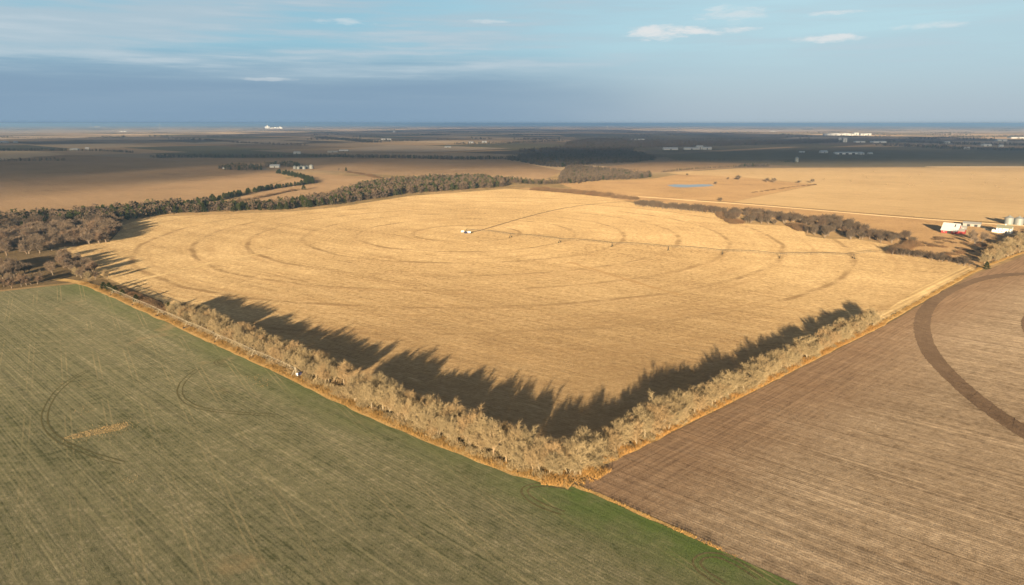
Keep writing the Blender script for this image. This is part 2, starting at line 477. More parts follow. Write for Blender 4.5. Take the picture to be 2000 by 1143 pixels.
def wheat_extra(t, p, x, y, al, ac, nL, nM, nF, c):
    # greener crop along the headland by the hedge, thin brown patches, wheel lines of the sprayer
    n1 = (CORNER - LEFT).normalized(); n1 = Vector((-n1.y, n1.x))
    if n1.y > 0: n1 = -n1
    s = t.add(t.mul(t.sub(x, LEFT.x), n1.x), t.mul(t.sub(y, LEFT.y), n1.y))
    head = t.step(t.add(s, t.mul(t.sub(nL, 0.5), 46)), 6, 34, 0.62, 0.0)
    head = t.mul(head, t.step(nM, 0.30, 0.55, 0.35, 1.0))
    c = t.mix(head, c, (0.075, 0.098, 0.034))
    hd_ = (LEFT - CORNER).normalized(); fwd = t.mul(t.add(t.mul(t.sub(x, CORNER.x), hd_.x), t.mul(t.sub(y, CORNER.y), hd_.y)), -1.0)
    g2 = t.mul(t.step(fwd, -25, 10), t.step(t.add(s, t.mul(t.sub(nL, 0.5), 22)), 4, 26, 0.75, 0.0))
    c = t.mix(t.mul(g2, t.step(nM, 0.3, 0.6, 0.5, 1.0)), c, (0.066, 0.108, 0.026))
    ta, tx = t.rows(x, y, -32.5)
    ph = t.mul(t.math('FRACT', t.math('DIVIDE', tx, 13.5)), 13.5)
    k1 = t.step(t.math('ABSOLUTE', t.sub(ph, 5.0)), 0.16, 0.42, 1.0, 0.0); k2 = t.step(t.math('ABSOLUTE', t.sub(ph, 7.0)), 0.16, 0.42, 1.0, 0.0)
    k = t.mul(t.math('MAXIMUM', k1, k2), t.step(t.noise(p, 0.02, 3), 0.38, 0.66, 0.02, 0.34))
    c = t.mix(k, c, (0.30, 0.245, 0.14))
    patch = t.step(t.noise(p, 0.022, 4, 0.65), 0.60, 0.74, 0.0, 0.55)
    c = t.mix(patch, c, (0.27, 0.195, 0.11))
    return c

def plough_extra(t, p, x, y, al, ac, nL, nM, nF, c):
    # moist, darker headland beside the tree belt
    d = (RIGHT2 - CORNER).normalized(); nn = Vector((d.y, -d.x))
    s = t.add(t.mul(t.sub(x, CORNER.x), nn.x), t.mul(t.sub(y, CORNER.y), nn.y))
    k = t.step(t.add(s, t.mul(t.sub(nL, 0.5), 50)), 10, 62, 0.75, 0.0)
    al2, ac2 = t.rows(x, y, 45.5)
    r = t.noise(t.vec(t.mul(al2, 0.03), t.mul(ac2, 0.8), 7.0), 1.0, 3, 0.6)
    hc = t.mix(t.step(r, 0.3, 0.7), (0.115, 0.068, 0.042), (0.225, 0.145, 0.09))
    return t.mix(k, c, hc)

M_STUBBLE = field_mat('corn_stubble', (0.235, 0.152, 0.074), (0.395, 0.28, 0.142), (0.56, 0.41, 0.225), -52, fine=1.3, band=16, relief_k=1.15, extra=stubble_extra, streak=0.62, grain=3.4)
M_WHEAT = field_mat('winter_wheat', (0.070, 0.074, 0.038), (0.142, 0.134, 0.080), (0.235, 0.208, 0.135), -46.5, fine=0.9, band=8, relief_k=0.9, extra=wheat_extra, streak=0.6, grain=2.2)
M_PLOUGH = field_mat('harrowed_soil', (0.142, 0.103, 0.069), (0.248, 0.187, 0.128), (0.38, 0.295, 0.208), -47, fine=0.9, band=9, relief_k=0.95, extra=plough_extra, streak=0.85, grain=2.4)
M_BAND = field_mat('fresh_tilled_soil', (0.085, 0.057, 0.038), (0.125, 0.086, 0.058), (0.17, 0.12, 0.082), -20, fine=0.8, band=6, relief_k=0.9, streak=0.5)
M_RANGE = field_mat('dry_range', (0.145, 0.095, 0.055), (0.235, 0.158, 0.093), (0.29, 0.205, 0.125), -46, fine=3, band=40, relief_k=1.0, streak=0.35)
M_PASTURE = field_mat('autumn_pasture', (0.15, 0.095, 0.048), (0.285, 0.185, 0.095), (0.36, 0.25, 0.132), -30, fine=4, band=40, relief_k=1.0, large=0.012, streak=0.25)
M_GOLD = field_mat('far_stubble', (0.25, 0.17, 0.09), (0.335, 0.238, 0.128), (0.40, 0.29, 0.16), -48, fine=4, band=26, relief_k=1.1, streak=0.5)
M_PALE = field_mat('far_sunlit_field', (0.24, 0.19, 0.14), (0.30, 0.24, 0.18), (0.36, 0.29, 0.22), -48, fine=4, band=40, relief_k=1.0, streak=0.5)
M_DARKFIELD = field_mat('far_dark_field', (0.085, 0.075, 0.045), (0.12, 0.10, 0.065), (0.16, 0.13, 0.085), -46, fine=5, band=40, relief_k=0.9, streak=0.4)
M_MARGIN = field_mat('grass_margin', (0.19, 0.115, 0.045), (0.38, 0.25, 0.105), (0.50, 0.36, 0.17), -46, fine=0.8, band=5, relief_k=1.1, streak=0.3, large=0.03)
M_LITTER_SHADE = field_mat('litter_shade', (0.07, 0.05, 0.03), (0.11, 0.08, 0.045), (0.17, 0.12, 0.065), -46, fine=1.5, band=7, relief_k=0.8, streak=0.2, large=0.03)  # litter under the hedges; also the painted shade of the left ground
M_ROAD = field_mat('gravel_road', (0.40, 0.29, 0.17), (0.50, 0.37, 0.22), (0.56, 0.43, 0.28), 70, fine=0.8, band=4, relief_k=0.8, streak=0.3)
M_DITCH = field_mat('ditch_grass', (0.10, 0.07, 0.035), (0.16, 0.105, 0.05), (0.25, 0.165, 0.08), 70, fine=1, band=5, relief_k=0.9, streak=0.3)
M_TRACK = field_mat('wheel_track', (0.105, 0.072, 0.04), (0.15, 0.10, 0.055), (0.22, 0.15, 0.08), 20, fine=0.6, band=4, relief_k=0.8, streak=0.3)
M_TRACKFAINT = field_mat('faint_track', (0.24, 0.155, 0.075), (0.32, 0.21, 0.10), (0.42, 0.29, 0.145), -50, fine=1.3, band=6, relief_k=1.0, streak=0.4)
M_RUT = field_mat('wheat_rut', (0.07, 0.066, 0.03), (0.095, 0.085, 0.042), (0.14, 0.12, 0.07), 20, fine=0.6, band=4, relief_k=0.8, streak=0.3)

# fields around the camera
hd = (LEFT - CORNER).normalized(); rd = (RIGHT2 - CORNER).normalized()
sheet('stubble_field', [(112, 484), (150, 508), (176, 528), (220, 548), (1106, 934), (1722, 632), (1908, 526), (1880, 515), (1780, 501), (1744, 496), (1735, 478), (1675, 468), (1608, 466), (1574, 461), (1566, 443), (1500, 440), (1424, 435), (1415, 418), (1350, 412), (1242, 398), (1205, 388), (1140, 380), (1040, 372), (990, 369), (900, 376), (800, 383), (650, 406), (560, 414), (400, 420), (325, 423), (275, 429), (240, 440), (213, 472)], M_STUBBLE, 0.10)
w_far = Vector(G(1560, 1143)); w_dir = (w_far - Vector(G(1340, 1045))).normalized()
sheet('wheat_field', [(-700, 420.0)] + [G(*q) for q in ((-220, 594), (0, 570), (90, 560), (160, 554), (190, 566), (320, 627), (580, 745), (640, 777), (860, 872), (1000, 927), (1128, 952), (1340, 1046), (1560, 1144))] + [tuple(w_far + w_dir * 500), (-700, -300)], M_WHEAT, 0.10, True)
p_end = RIGHT2 + rd * 260
sheet('harrowed_field', [tuple(w_far + w_dir * 500)] + [G(*q) for q in ((1560, 1143.4), (1340, 1045.4), (1140, 955), (1150, 925), (1400, 803), (1722, 640), (1906, 535), (2000, 500))] + [tuple(p_end + Vector((160, 160))), (1200, 300), (900, -400)], M_PLOUGH, 0.10, True)
outer = [(2150, 529), (2000, 532), (1925, 537), (1870, 555), (1820, 580), (1790, 605), (1782, 640), (1793, 680), (1815, 712), (1870, 765), (1925, 810), (2000, 860), (2150, 945)]
inner = [(2150, 533), (2000, 537), (1930, 545), (1880, 562), (1840, 585), (1820, 610), (1816, 645), (1828, 680), (1850, 710), (1890, 750), (1940, 790), (2000, 831), (2150, 905)]
so = smooth_line([G(*q) for q in outer], 3); si = smooth_line([G(*q) for q in inner], 3)
def strip_between(name, A, B, mat, lift):
    V = []; F = []
    def dense(P_):
        o_ = []
        for a, b in zip(P_, P_[1:]):
            for i in range(5): o_.append(a.lerp(b, i / 5) + Vector((RNG.uniform(-0.35, 0.35), RNG.uniform(-0.35, 0.35))))
        return o_ + [P_[-1]]
    A = dense(A); B = dense(B)
    for a, b in zip(A, B):
        for q in (a, b): V.append((q.x, q.y, gz(q.x, q.y) + lift))
    for i in range(len(A) - 1): F.append((2 * i, 2 * i + 1, 2 * i + 3, 2 * i + 2))
    me = bpy.data.meshes.new(name); me.from_pydata(V, [], F); me.update()
    if me.polygons[0].normal.z < 0: me.flip_normals()
    return tag(link(name, me, mat), kind='structure')
strip_between('tilled_band', so, si, M_BAND, 0.14)
strip_between('tilled_band', smooth_line([G(*q) for q in ((2120, 596), (2020, 603), (1997, 618), (1993, 632), (1999, 652), (2040, 690), (2120, 740))], 3), smooth_line([G(*q) for q in ((2130, 600), (2040, 608), (2014, 620), (2009, 634), (2016, 654), (2055, 688), (2130, 730))], 3), M_BAND, 0.14)
# rows along the far headland of the stubble
M_HEADLAND = field_mat('headland_stubble', (0.27, 0.185, 0.09), (0.42, 0.30, 0.15), (0.58, 0.43, 0.235), 46, fine=2.6, band=7, relief_k=1.15, streak=1.0)
sheet('stubble_headland', [(1700, 628), (1724, 632), (1906, 527), (1882, 520), (1790, 566)], M_HEADLAND, 0.15)

# middle distance
sheet('dry_range_field', [(-260, 320), (0, 313), (130, 302), (300, 310), (430, 322), (540, 334), (560, 350), (470, 376), (400, 392), (200, 413), (0, 428), (-260, 455)], M_RANGE, 0.12)
sheet('dry_range_field', [(300, 309), (520, 309), (760, 308), (900, 312), (985, 312), (1100, 334), (1065, 350), (985, 350), (850, 346), (740, 341), (650, 334), (560, 332), (430, 322)], M_RANGE, 0.14)
sheet('dry_range_field', [(560, 350), (620, 340), (740, 347), (770, 352), (690, 366), (640, 388), (520, 400), (470, 398), (470, 384)], M_RANGE, 0.14)
sheet('pasture', [(990, 366), (1130, 372), (1090, 358), (1270, 350), (1330, 340), (1440, 345), (1592, 361), (1425, 396), (1560, 409), (1840, 431), (2000, 441), (2150, 452), (2150, 470), (1990, 492), (1905, 520), (1780, 500), (1735, 478), (1600, 440), (1420, 418), (1250, 397), (1140, 379)], M_PASTURE, 0.12)
sheet('far_stubble_field', [(1428, 395.5), (1596, 361), (1440, 345), (1330, 341), (1300, 338), (1440, 329), (1560, 328), (1800, 327), (2200, 328), (2200, 456), (1990, 437), (1840, 428), (1560, 406)], M_GOLD, 0.15)
sheet('fallow_field', [(1140, 330), (1250, 318), (1320, 315), (1450, 320), (1430, 328), (1290, 337), (1180, 340)], M_RANGE, 0.16)
sheet('shaded_crop_field', [(1290, 303), (1560, 288), (1850, 286), (2200, 296), (2200, 325), (1900, 325), (1560, 326), (1450, 318), (1320, 313)], M_DARKFIELD, 0.2)  # dark crop tone that also carries some of the cloud shade
sheet('shaded_crop_field', [(1080, 262), (1300, 262), (1600, 270), (1600, 284), (1300, 298), (1240, 292), (1180, 280)], M_DARKFIELD, 0.35)

for poly in ([(-200, 255.5), (240, 254.5), (480, 253.2), (566, 254.6), (420, 257.5), (180, 260), (-200, 262)], [(-200, 267), (60, 266.5), (330, 270), (500, 272), (300, 274), (-200, 273)], [(1240, 255), (1560, 253.6), (1660, 256.5), (1480, 258.5), (1260, 257.5)], [(1640, 256.5), (2100, 254.5), (2100, 259), (1800, 261)], [(1560, 268), (1640, 267), (1680, 271), (1520, 272)], [(1850, 277), (2100, 276), (2100, 282), (1880, 283)], [(760, 284), (900, 287), (1000, 291), (860, 298), (640, 297)], [(520, 274), (610, 278), (560, 283), (330, 282)]):
    sheet('far_stubble_field', poly, M_PALE, 2.0)  # pale sheets: sunlit bands of the far plain put into the colour
# pond in the pasture
mw, tw, ow = new_mat('pond_water')
bw = tw.n.new('ShaderNodeBsdfPrincipled'); bw.inputs['Base Color'].default_value = (0.33, 0.33, 0.30, 1); bw.inputs['Roughness'].default_value = 0.2; bw.inputs['IOR'].default_value = 1.33
pp, px_, py_ = tw.pos(); bmp = tw.n.new('ShaderNodeBump'); bmp.inputs['Strength'].default_value = 0.001; tw.l.new(tw.noise(pp, 0.4, 3), bmp.inputs['Height']); tw.l.new(bmp.outputs[0], bw.inputs['Normal'])
tw.l.new(bw.outputs[0], ow.inputs['Surface'])
sheet('pond', [(1303, 362), (1318, 360.6), (1345, 361.2), (1370, 360.4), (1389, 360.8), (1395, 362.6), (1382, 364.4), (1362, 365.4), (1340, 366.6), (1318, 365.8), (1308, 363.8)], mw, 0.24)

# road, ditches and farm tracks
road_px = [(1180, 380), (1300, 388), (1360, 393), (1440, 398), (1560, 408), (1700, 420), (1840, 431), (1960, 439), (2150, 451)]
ribbon('ditch', [(x, y - 1.9) for x, y in road_px[2:]], 9, M_DITCH, 0.18, jag=1.0)
ribbon('gravel_road', road_px, 9.0, M_ROAD, 0.24)
ribbon('farm_lane', [(1880, 433), (1915, 441), (1935, 453), (1960, 458), (2010, 459), (2100, 462)], 4.0, M_ROAD, 0.24)
ribbon('field_track', [(918, 455), (935, 451), (960, 444), (1000, 432), (1040, 421), (1080, 411), (1130, 402), (1190, 396), (1232, 394)], 3.2, M_TRACK, 0.2, jag=0.5)
ribbon('field_track', [(232, 557), (290, 543), (350, 528), (430, 510), (500, 497), (540, 490)], 5.0, M_HEADLAND, 0.2, jag=1.2)
ribbon('field_track', [(1110, 512), (1165, 528), (1220, 545), (1290, 566), (1330, 577)], 3.6, M_TRACKFAINT, 0.2, jag=1.0)
ribbon('farm_lane', [(880, 332), (980, 330)], 4, M_ROAD, 0.3)

# wheel tracks in the wheat
def rut_pair(pts, gap=2.0, w=0.55):
    P = [Vector(G(*q)) for q in pts]
    for s in (-1, 1):
        Q = []
        for i, q in enumerate(P):
            d = (P[min(i + 1, len(P) - 1)] - P[max(i - 1, 0)]).normalized()
            Q.append(tuple(q + Vector((-d.y, d.x)) * s * gap / 2))
        ribbon('wheel_rut', Q, w, M_RUT, 0.13, world=True, jag=0.12)
rut_pair([(386, 722), (366, 737), (353, 752), (350, 768), (358, 782), (380, 795), (415, 803), (470, 808), (540, 812)])
rut_pair([(172, 724), (140, 741), (110, 765), (91, 795), (85, 820), (95, 843), (115, 860), (145, 875), (190, 892), (240, 905)])
rut_pair([(1118, 955), (1080, 948), (1040, 948), (1022, 957), (1030, 972), (1056, 988), (1100, 1003)], 2.2, 0.7)
rut_pair([(1486, 1130), (1440, 1100), (1402, 1084), (1370, 1086), (1358, 1100), (1372, 1118), (1412, 1143)], 2.2, 0.7)
rut_pair([(438, 705), (424, 704), (420, 709), (430, 714), (446, 716)], 1.8, 0.5)

sheet('litter_shade', [(-90, 438), (100, 438), (228, 436), (238, 446), (214, 473), (114, 484), (148, 512), (172, 540), (150, 551), (90, 557), (0, 567), (-90, 580)], M_LITTER_SHADE, 0.13)  # dark sheet: shade among the left trees put into the ground colour
# grass margins below the hedges
ribbon('grass_margin', [(110, 545), (160, 552), (200, 567), (325, 623), (460, 685), (585, 741), (700, 797), (860, 864), (1000, 919), (1118, 947)], 6.5, M_MARGIN, 0.17, jag=0.7)
ribbon('grass_margin', [(1112, 936), (1160, 908), (1240, 872), (1330, 826), (1420, 783), (1520, 732), (1620, 682), (1722, 632)], 5.5, M_MARGIN, 0.17, jag=0.5)
ribbon('grass_margin', [(1722, 632), (1800, 588), (1860, 553), (1908, 527), (1960, 507), (2000, 493), (2100, 462)], 3.5, M_MARGIN, 0.17, jag=0.5)
ribbon('grass_margin', [(1120, 948), (1170, 968), (1230, 994), (1300, 1026), (1360, 1052)], 1.6, M_MARGIN, 0.17, jag=0.45)
sheet('grass_margin', [(580, 726), (660, 752), (720, 785), (690, 796), (640, 780), (590, 752)], M_MARGIN, 0.165)
ribbon('litter_shade', [(180, 548), (330, 606), (470, 668), (600, 724), (700, 775), (870, 846), (1000, 897), (1100, 925)], 13, M_LITTER_SHADE, 0.14, jag=0.8)
ribbon('litter_shade', [(1110, 922), (1200, 880), (1330, 815), (1500, 732), (1700, 632)], 9, M_LITTER_SHADE, 0.14, jag=0.8)
# ------------------------------------------------------------------ trees
def tree_meshes(seed, H=10.0, spread=0.95, stems=1, nl=5, n2=8, n3=9, n4=7, tag_='hedgerow', upright=0.6, tw=0.024):
    """leafless broad-leaved tree: returns (trunk mesh, crown mesh), base at the origin"""
    r = random.Random(seed); T = MB(); V = []; F = []
    def rib(p, q, w0, w1):
        d = q - p; s = d.cross(Vector((r.uniform(-1, 1), r.uniform(-1, 1), r.uniform(-1, 1))))
        if s.length < 1e-5: return
        s.normalize(); b = len(V)
        V.extend((tuple(p - s * w0), tuple(p + s * w0), tuple(q + s * w1), tuple(q - s * w1))); F.append((b, b + 1, b + 2, b + 3))
    def turn(d, ang, up=0.0):
        a = d.orthogonal().normalized(); a.rotate(Matrix.Rotation(r.uniform(0, 2 * math.pi), 3, d))
        e = d.copy(); e.rotate(Matrix.Rotation(ang, 3, a)); e.z += up; return e.normalized()
    for s in range(stems):
        lean = Vector((r.uniform(-1, 1), r.uniform(-1, 1), 0)) * (0.10 if stems == 1 else 0.38)
        d0 = (Vector((0, 0, 1)) + lean).normalized(); p = Vector((lean.x, lean.y, 0)) * 0.5; p.z = -0.15
        hs = H * r.uniform(0.85, 1.0) / (1 if stems == 1 else 1.0); rad = H * (0.026 if stems == 1 else 0.018)
        trunk_l = hs * (r.uniform(0.15, 0.27) if tag_ == 'hedgerow' else r.uniform(0.20, 0.32)); q = p + d0 * trunk_l
        T.tube(p, q, rad * 1.15, rad * 0.85, 6, False)
        k = max(3, int(nl if stems == 1 else nl - 1))
        for i in range(k):
            base = p.lerp(q, r.uniform(0.72, 1.0)) if i else q
            d1 = turn(d0, r.uniform(0.35, 0.95) * spread if i else 0.12, 0.25)
            L1 = hs * (r.uniform(0.38, 0.53) if tag_ == 'hedgerow' else r.uniform(0.34, 0.48)); mid = base + d1 * L1 * 0.5; d1b = turn(d1, 0.25, 0.28); tip = mid + d1b * L1 * 0.55
            T.tube(base, mid, rad * 0.66, rad * 0.46, 4, False); T.tube(mid, tip, rad * 0.46, rad * 0.22, 4, False)
            for j in range(n2):
                u = (j + 0.6) / n2; b2 = base.lerp(mid, u * 2) if u < 0.5 else mid.lerp(tip, u * 2 - 1)
                d2 = turn(d1 if u < 0.5 else d1b, r.uniform(0.45, 1.1), 0.18 * upright + r.uniform(0, 0.2)); L2 = hs * r.uniform(0.17, 0.32) * (1.1 - 0.35 * u); e2 = b2 + d2 * L2
                rib(b2, e2, rad * 0.20, rad * 0.11)
                for m in range(n3):
                    u3 = (m + 0.7) / n3; b3 = b2.lerp(e2, u3); d3 = turn(d2, r.uniform(0.4, 1.15), 0.22 * upright); L3 = hs * r.uniform(0.07, 0.14); e3 = b3 + d3 * L3
                    rib(b3, e3, tw * 1.25, tw * 0.7)
                    for w in range(n4):
                        b4 = b3.lerp(e3, (w + 0.8) / n4); d4 = turn(d3, r.uniform(0.35, 1.1), 0.25 * upright); rib(b4, b4 + d4 * hs * r.uniform(0.045, 0.115), tw, tw * 0.35)
    return T.mesh(tag_ + '_trunk'), mesh_np(tag_ + '_crown', V, F)

def brush_mesh(seed, H=3.0, n=420, w=0.05):
    r = random.Random(seed); V = []; F = []
    for _ in range(n):
        a = r.uniform(0, 6.283); rr = H * 0.75 * math.sqrt(r.random()); zc = H * r.uniform(0.0, 0.8) * (1 - 0.55 * (rr / (H * 0.75)) ** 2)
        p = Vector((rr * math.cos(a), rr * math.sin(a), zc)); d = Vector((math.cos(a) * r.uniform(-0.2, 0.9), math.sin(a) * r.uniform(-0.2, 0.9), r.uniform(0.35, 1.2))).normalized()
        q = p + d * H * r.uniform(0.15, 0.34); s = d.cross(Vector((r.uniform(-1, 1), r.uniform(-1, 1), r.uniform(-1, 1))))
        if s.length < 1e-4: continue
        s = s.normalized() * w; b = len(V); V.extend((tuple(p - s), tuple(p + s), tuple(q + s * 0.3), tuple(q - s * 0.3))); F.append((b, b + 1, b + 2, b + 3))
    return mesh_np('brush', V, F)

def cedar_meshes(seed, H=8.0, R=2.3, n=1500):
    r = random.Random(seed); V = []; F = []
    lob = [r.uniform(0.75, 1.2) for _ in range(9)]
    for _ in range(n):
        u = r.random() ** 0.8; z = H * (0.04 + 0.95 * u); prof = (1 - u) ** 0.62 * (0.55 + 0.45 * min(1, u / 0.16)); a = r.uniform(0, 6.283)
        rr = R * prof * lob[int(a / 6.284 * 9)] * math.sqrt(r.uniform(0.35, 1.0)) * (0.85 + 0.3 * math.sin(z * 3.1 + lob[0] * 9))
        p = Vector((rr * math.cos(a), rr * math.sin(a), z)); s = H * r.uniform(0.03, 0.062)
        d = Vector((math.cos(a), math.sin(a), r.uniform(0.3, 1.5))).normalized(); e = d.cross(Vector((r.uniform(-1, 1), r.uniform(-1, 1), r.uniform(-1, 1))))
        if e.length < 1e-4: continue
        e = e.normalized() * s * 0.5; b = len(V); V.extend((tuple(p - e), tuple(p + e), tuple(p + d * s * 1.5))); F.append((b, b + 1, b + 2))
    tr = MB().tube((0, 0, -0.1), (0, 0, H * 0.75), H * 0.022, H * 0.006, 6, False)
    return tr.mesh('cedar_trunk'), mesh_np('cedar_crown', V, F)

def with_mats(pair, a, b):
    pair[0].materials.append(a); pair[1].materials.append(b); return pair
HEDGE = [with_mats(tree_meshes(100 + i, 10.0, r_, st, nl_, tag_='hedgerow'), BARK, TWIG) for i, (r_, st, nl_) in enumerate(((0.95, 1, 6), (0.8, 1, 6), (1.0, 2, 4), (0.85, 2, 4), (1.05, 1, 7), (0.9, 3, 4), (0.75, 2, 5)))]
WOOD_DARK = [with_mats(tree_meshes(250 + i, 12.0, 0.85, st, nl_, n2=7, n3=7, n4=5, tag_='woodland', upright=0.8, tw=0.045), BARK_GREY, TWIG_WOOD) for i, (st, nl_) in enumerate(((1, 6), (1, 6), (2, 4)))]
WOOD = [with_mats(tree_meshes(200 + i, 12.0, r_, st, nl_, n2=7, n3=7, n4=5, tag_='woodland', upright=0.8, tw=0.045), BARK_GREY, TWIG_GREY) for i, (r_, st, nl_) in enumerate(((0.8, 1, 6), (0.9, 1, 6), (0.75, 1, 5), (0.95, 2, 4)))]
CEDARS = [with_mats(cedar_meshes(300 + i, 8.0, R_), CEDAR_TRUNK, CEDAR) for i, R_ in enumerate((2.4, 3.0, 3.6))]
BRUSHES = []
for i in range(4):
    b_ = brush_mesh(400 + i, 3.0); b_.materials.append(BRUSH); BRUSHES.append(b_)
BRUSH_TAN = []
for i in range(3):
    b_ = brush_mesh(420 + i, 3.0, 480, 0.045); b_.materials.append(TWIG); BRUSH_TAN.append(b_)

def plant_tree(name, pair, xy, h, ref, label, group, cat='tree', fat=1.0):
    e = empty(name, (xy[0], xy[1], gz(*xy)), RNG.uniform(0, 6.283)); s = h / ref
    e.scale = (s * fat, s * fat, s)
    link('trunk', pair[0], None, e); link('crown', pair[1], None, e)
    return tag(e, label, cat, group)
def stretch(q, xs, words):
    x_ = topx(q.x, q.y)[0]
    for a_, w_ in zip(xs, words):
        if x_ < a_: return w_
    return words[-1]
def plant_brush(name, me, xy, h, label, group, wide=1.0):
    o = link(name, me, None, None, (xy[0], xy[1], gz(*xy) - 0.05), RNG.uniform(0, 6.283)); s = h / 3.0
    o.scale = (s * wide, s * wide, s)
    return tag(o, label, 'shrub', group)

def line_pts(px, spacing, rows, row_gap, jit):
    P = resample([G(*q) for q in px], 1.0); out = []
    for r in range(rows):
        d = RNG.uniform(0, spacing); off = (r - (rows - 1) / 2) * row_gap
        while d < len(P) - 1:
            i = int(d); q = P[i]; t_ = (P[min(i + 1, len(P) - 1)] - P[max(i - 1, 0)]).normalized(); nrm = Vector((-t_.y, t_.x))
            out.append(q + nrm * (off + RNG.uniform(-jit, jit)) + t_ * RNG.uniform(-jit, jit)); d += spacing * RNG.uniform(0.75, 1.3)
    return out

def in_poly(p, poly):
    x, y = p; c = False; j = len(poly) - 1
    for i in range(len(poly)):
        xi, yi = poly[i]; xj, yj = poly[j]
        if (yi > y) != (yj > y) and x < (xj - xi) * (y - yi) / (yj - yi) + xi: c = not c
        j = i
    return c
def poly_pts(px, per_tree, maxn=100000):
    P = [G(*q) for q in px]; xs = [q[0] for q in P]; ys = [q[1] for q in P]
    area = abs(sum(P[i][0] * P[i - 1][1] - P[i - 1][0] * P[i][1] for i in range(len(P)))) / 2
    n = min(maxn, int(area / per_tree)); out = []; guard = 0
    while len(out) < n and guard < n * 60 + 200:
        guard += 1; q = (RNG.uniform(min(xs), max(xs)), RNG.uniform(min(ys), max(ys)))
        if in_poly(q, P): out.append(Vector(q))
    return out

def topx(x, y, z=0.0):
    """point -> photo pixel (to tell which stretch of a hedge a tree belongs to)"""
    dz_ = z - CAM_H; f_ = y * math.cos(PITCH) - dz_ * math.sin(PITCH); v_ = -(y * math.sin(PITCH) + dz_ * math.cos(PITCH))
    return 1000 + FPX * x / f_, 571.5 + FPX * v_ / f_

# the hedge between the wheat and the stubble
LEFT_W = ('the quarter where the tall hedge begins', 'the second quarter from the cedars', 'the quarter before the pyramid frame', 'right behind the pyramid frame')
NEAR_W = ('the part next to the hedge gap', 'the part around the tall pale tree', 'the part halfway to the near corner', 'the last part before the near corner')
RN_W = ('the part at the near corner', 'the second part from the near corner', 'the part before its middle')
RF_W = ('the part just past its middle', 'the part of lower trees', 'the part before the last tree')
for q in line_pts([(350, 613), (470, 666), (600, 722), (660, 752)], 4.6, 3, 4.0, 1.3):
    plant_tree('hedgerow_tree', RNG.choice(HEDGE), q, RNG.uniform(8.4, 11.0), 10.0, 'bare tan hedge tree behind the raised pipe, ' + stretch(q, (430, 510, 590), LEFT_W), 'hedge trees behind the pipe, ' + stretch(q, (430, 510, 590), LEFT_W), fat=RNG.uniform(0.95, 1.3))
for q in line_pts([(690, 770), (870, 846), (1000, 897), (1092, 925)], 4.8, 3, 3.7, 1.3):
    plant_tree('hedgerow_tree', RNG.choice(HEDGE), q, RNG.uniform(9.6, 13.0), 10.0, 'bare tan tree in the left hedge, ' + stretch(q, (760, 870, 980), NEAR_W), 'left hedge trees, ' + stretch(q, (760, 870, 980), NEAR_W), fat=RNG.uniform(0.95, 1.3))
for px, h, lb in (((772, 802), 12.0, 'tall pale-limbed bare tree standing out of the hedge halfway to the near corner'), ((643, 750), 10.5, 'slim bare tree on the left side of the gap in the hedge'), ((672, 752), 11.0, 'slim bare tree on the right side of the gap in the hedge'), ((860, 838), 11.5, 'broad pale bare tree in the hedge, left of the near corner')):
    plant_tree('hedgerow_tree', HEDGE[1], G(*px), h, 10.0, lb, None)
# the tree belt between the harrowed soil and the stubble
for q in line_pts([(1118, 922), (1200, 880), (1330, 815), (1420, 772)], 4.3, 2, 4.4, 1.3):
    plant_tree('hedgerow_tree', RNG.choice(HEDGE), q, RNG.uniform(9.6, 13.2), 10.0, 'bare pale tree in the right-hand belt, ' + stretch(q, (1220, 1320), RN_W), 'right belt trees, ' + stretch(q, (1220, 1320), RN_W), fat=RNG.uniform(0.95, 1.3))
for q in line_pts([(1425, 770), (1500, 732), (1600, 682), (1698, 632)], 4.5, 2, 4.4, 1.4):
    plant_tree('hedgerow_tree', RNG.choice(HEDGE), q, RNG.uniform(8.0, 10.4), 10.0, 'bare tan tree in the right-hand belt, ' + stretch(q, (1520, 1620), RF_W), 'right belt trees, ' + stretch(q, (1520, 1620), RF_W), fat=RNG.uniform(1.0, 1.35))
plant_tree('hedgerow_tree', HEDGE[4], G(1694, 630), 11.0, 10.0, 'last bare tree at the far end of the right-hand belt', None)
for q in poly_pts([(1070, 925), (1100, 905), (1135, 915), (1150, 905), (1120, 935), (1098, 938)], 9, 14):
    plant_tree('hedgerow_tree', RNG.choice(HEDGE), q, RNG.uniform(8.5, 11.5), 10.0, 'bare tan tree at the very point of the near field corner', 'trees at the point of the near corner', fat=RNG.uniform(1.0, 1.3))
# underwood of both hedges
for q in line_pts([(340, 612), (600, 728), (700, 778), (1000, 903), (1095, 932)], 4.2, 2, 7.0, 1.4):
    plant_brush('hedge_shrub', RNG.choice(BRUSH_TAN), q, RNG.uniform(1.4, 3.0), 'low bare shrub under the trees of the left-hand hedge', 'shrubs under the left hedge', 1.2)
for q in line_pts([(1112, 930), (1330, 822), (1500, 738), (1715, 632)], 3.6, 1, 4.0, 1.8):
    plant_brush('hedge_shrub', RNG.choice(BRUSH_TAN), q, RNG.uniform(1.4, 3.0), 'low bare shrub at the foot of the right-hand tree belt', 'shrubs under the right belt', 1.2)
for q in line_pts([(235, 572), (345, 613)], 3.6, 2, 4.0, 1.2):
    plant_brush('hedge_shrub', RNG.choice(BRUSHES), q, RNG.uniform(1.6, 3.6), 'brown shrub in the low far part of the hedge beside the raised pipe', 'brown shrubs beside the raised pipe', 1.1)
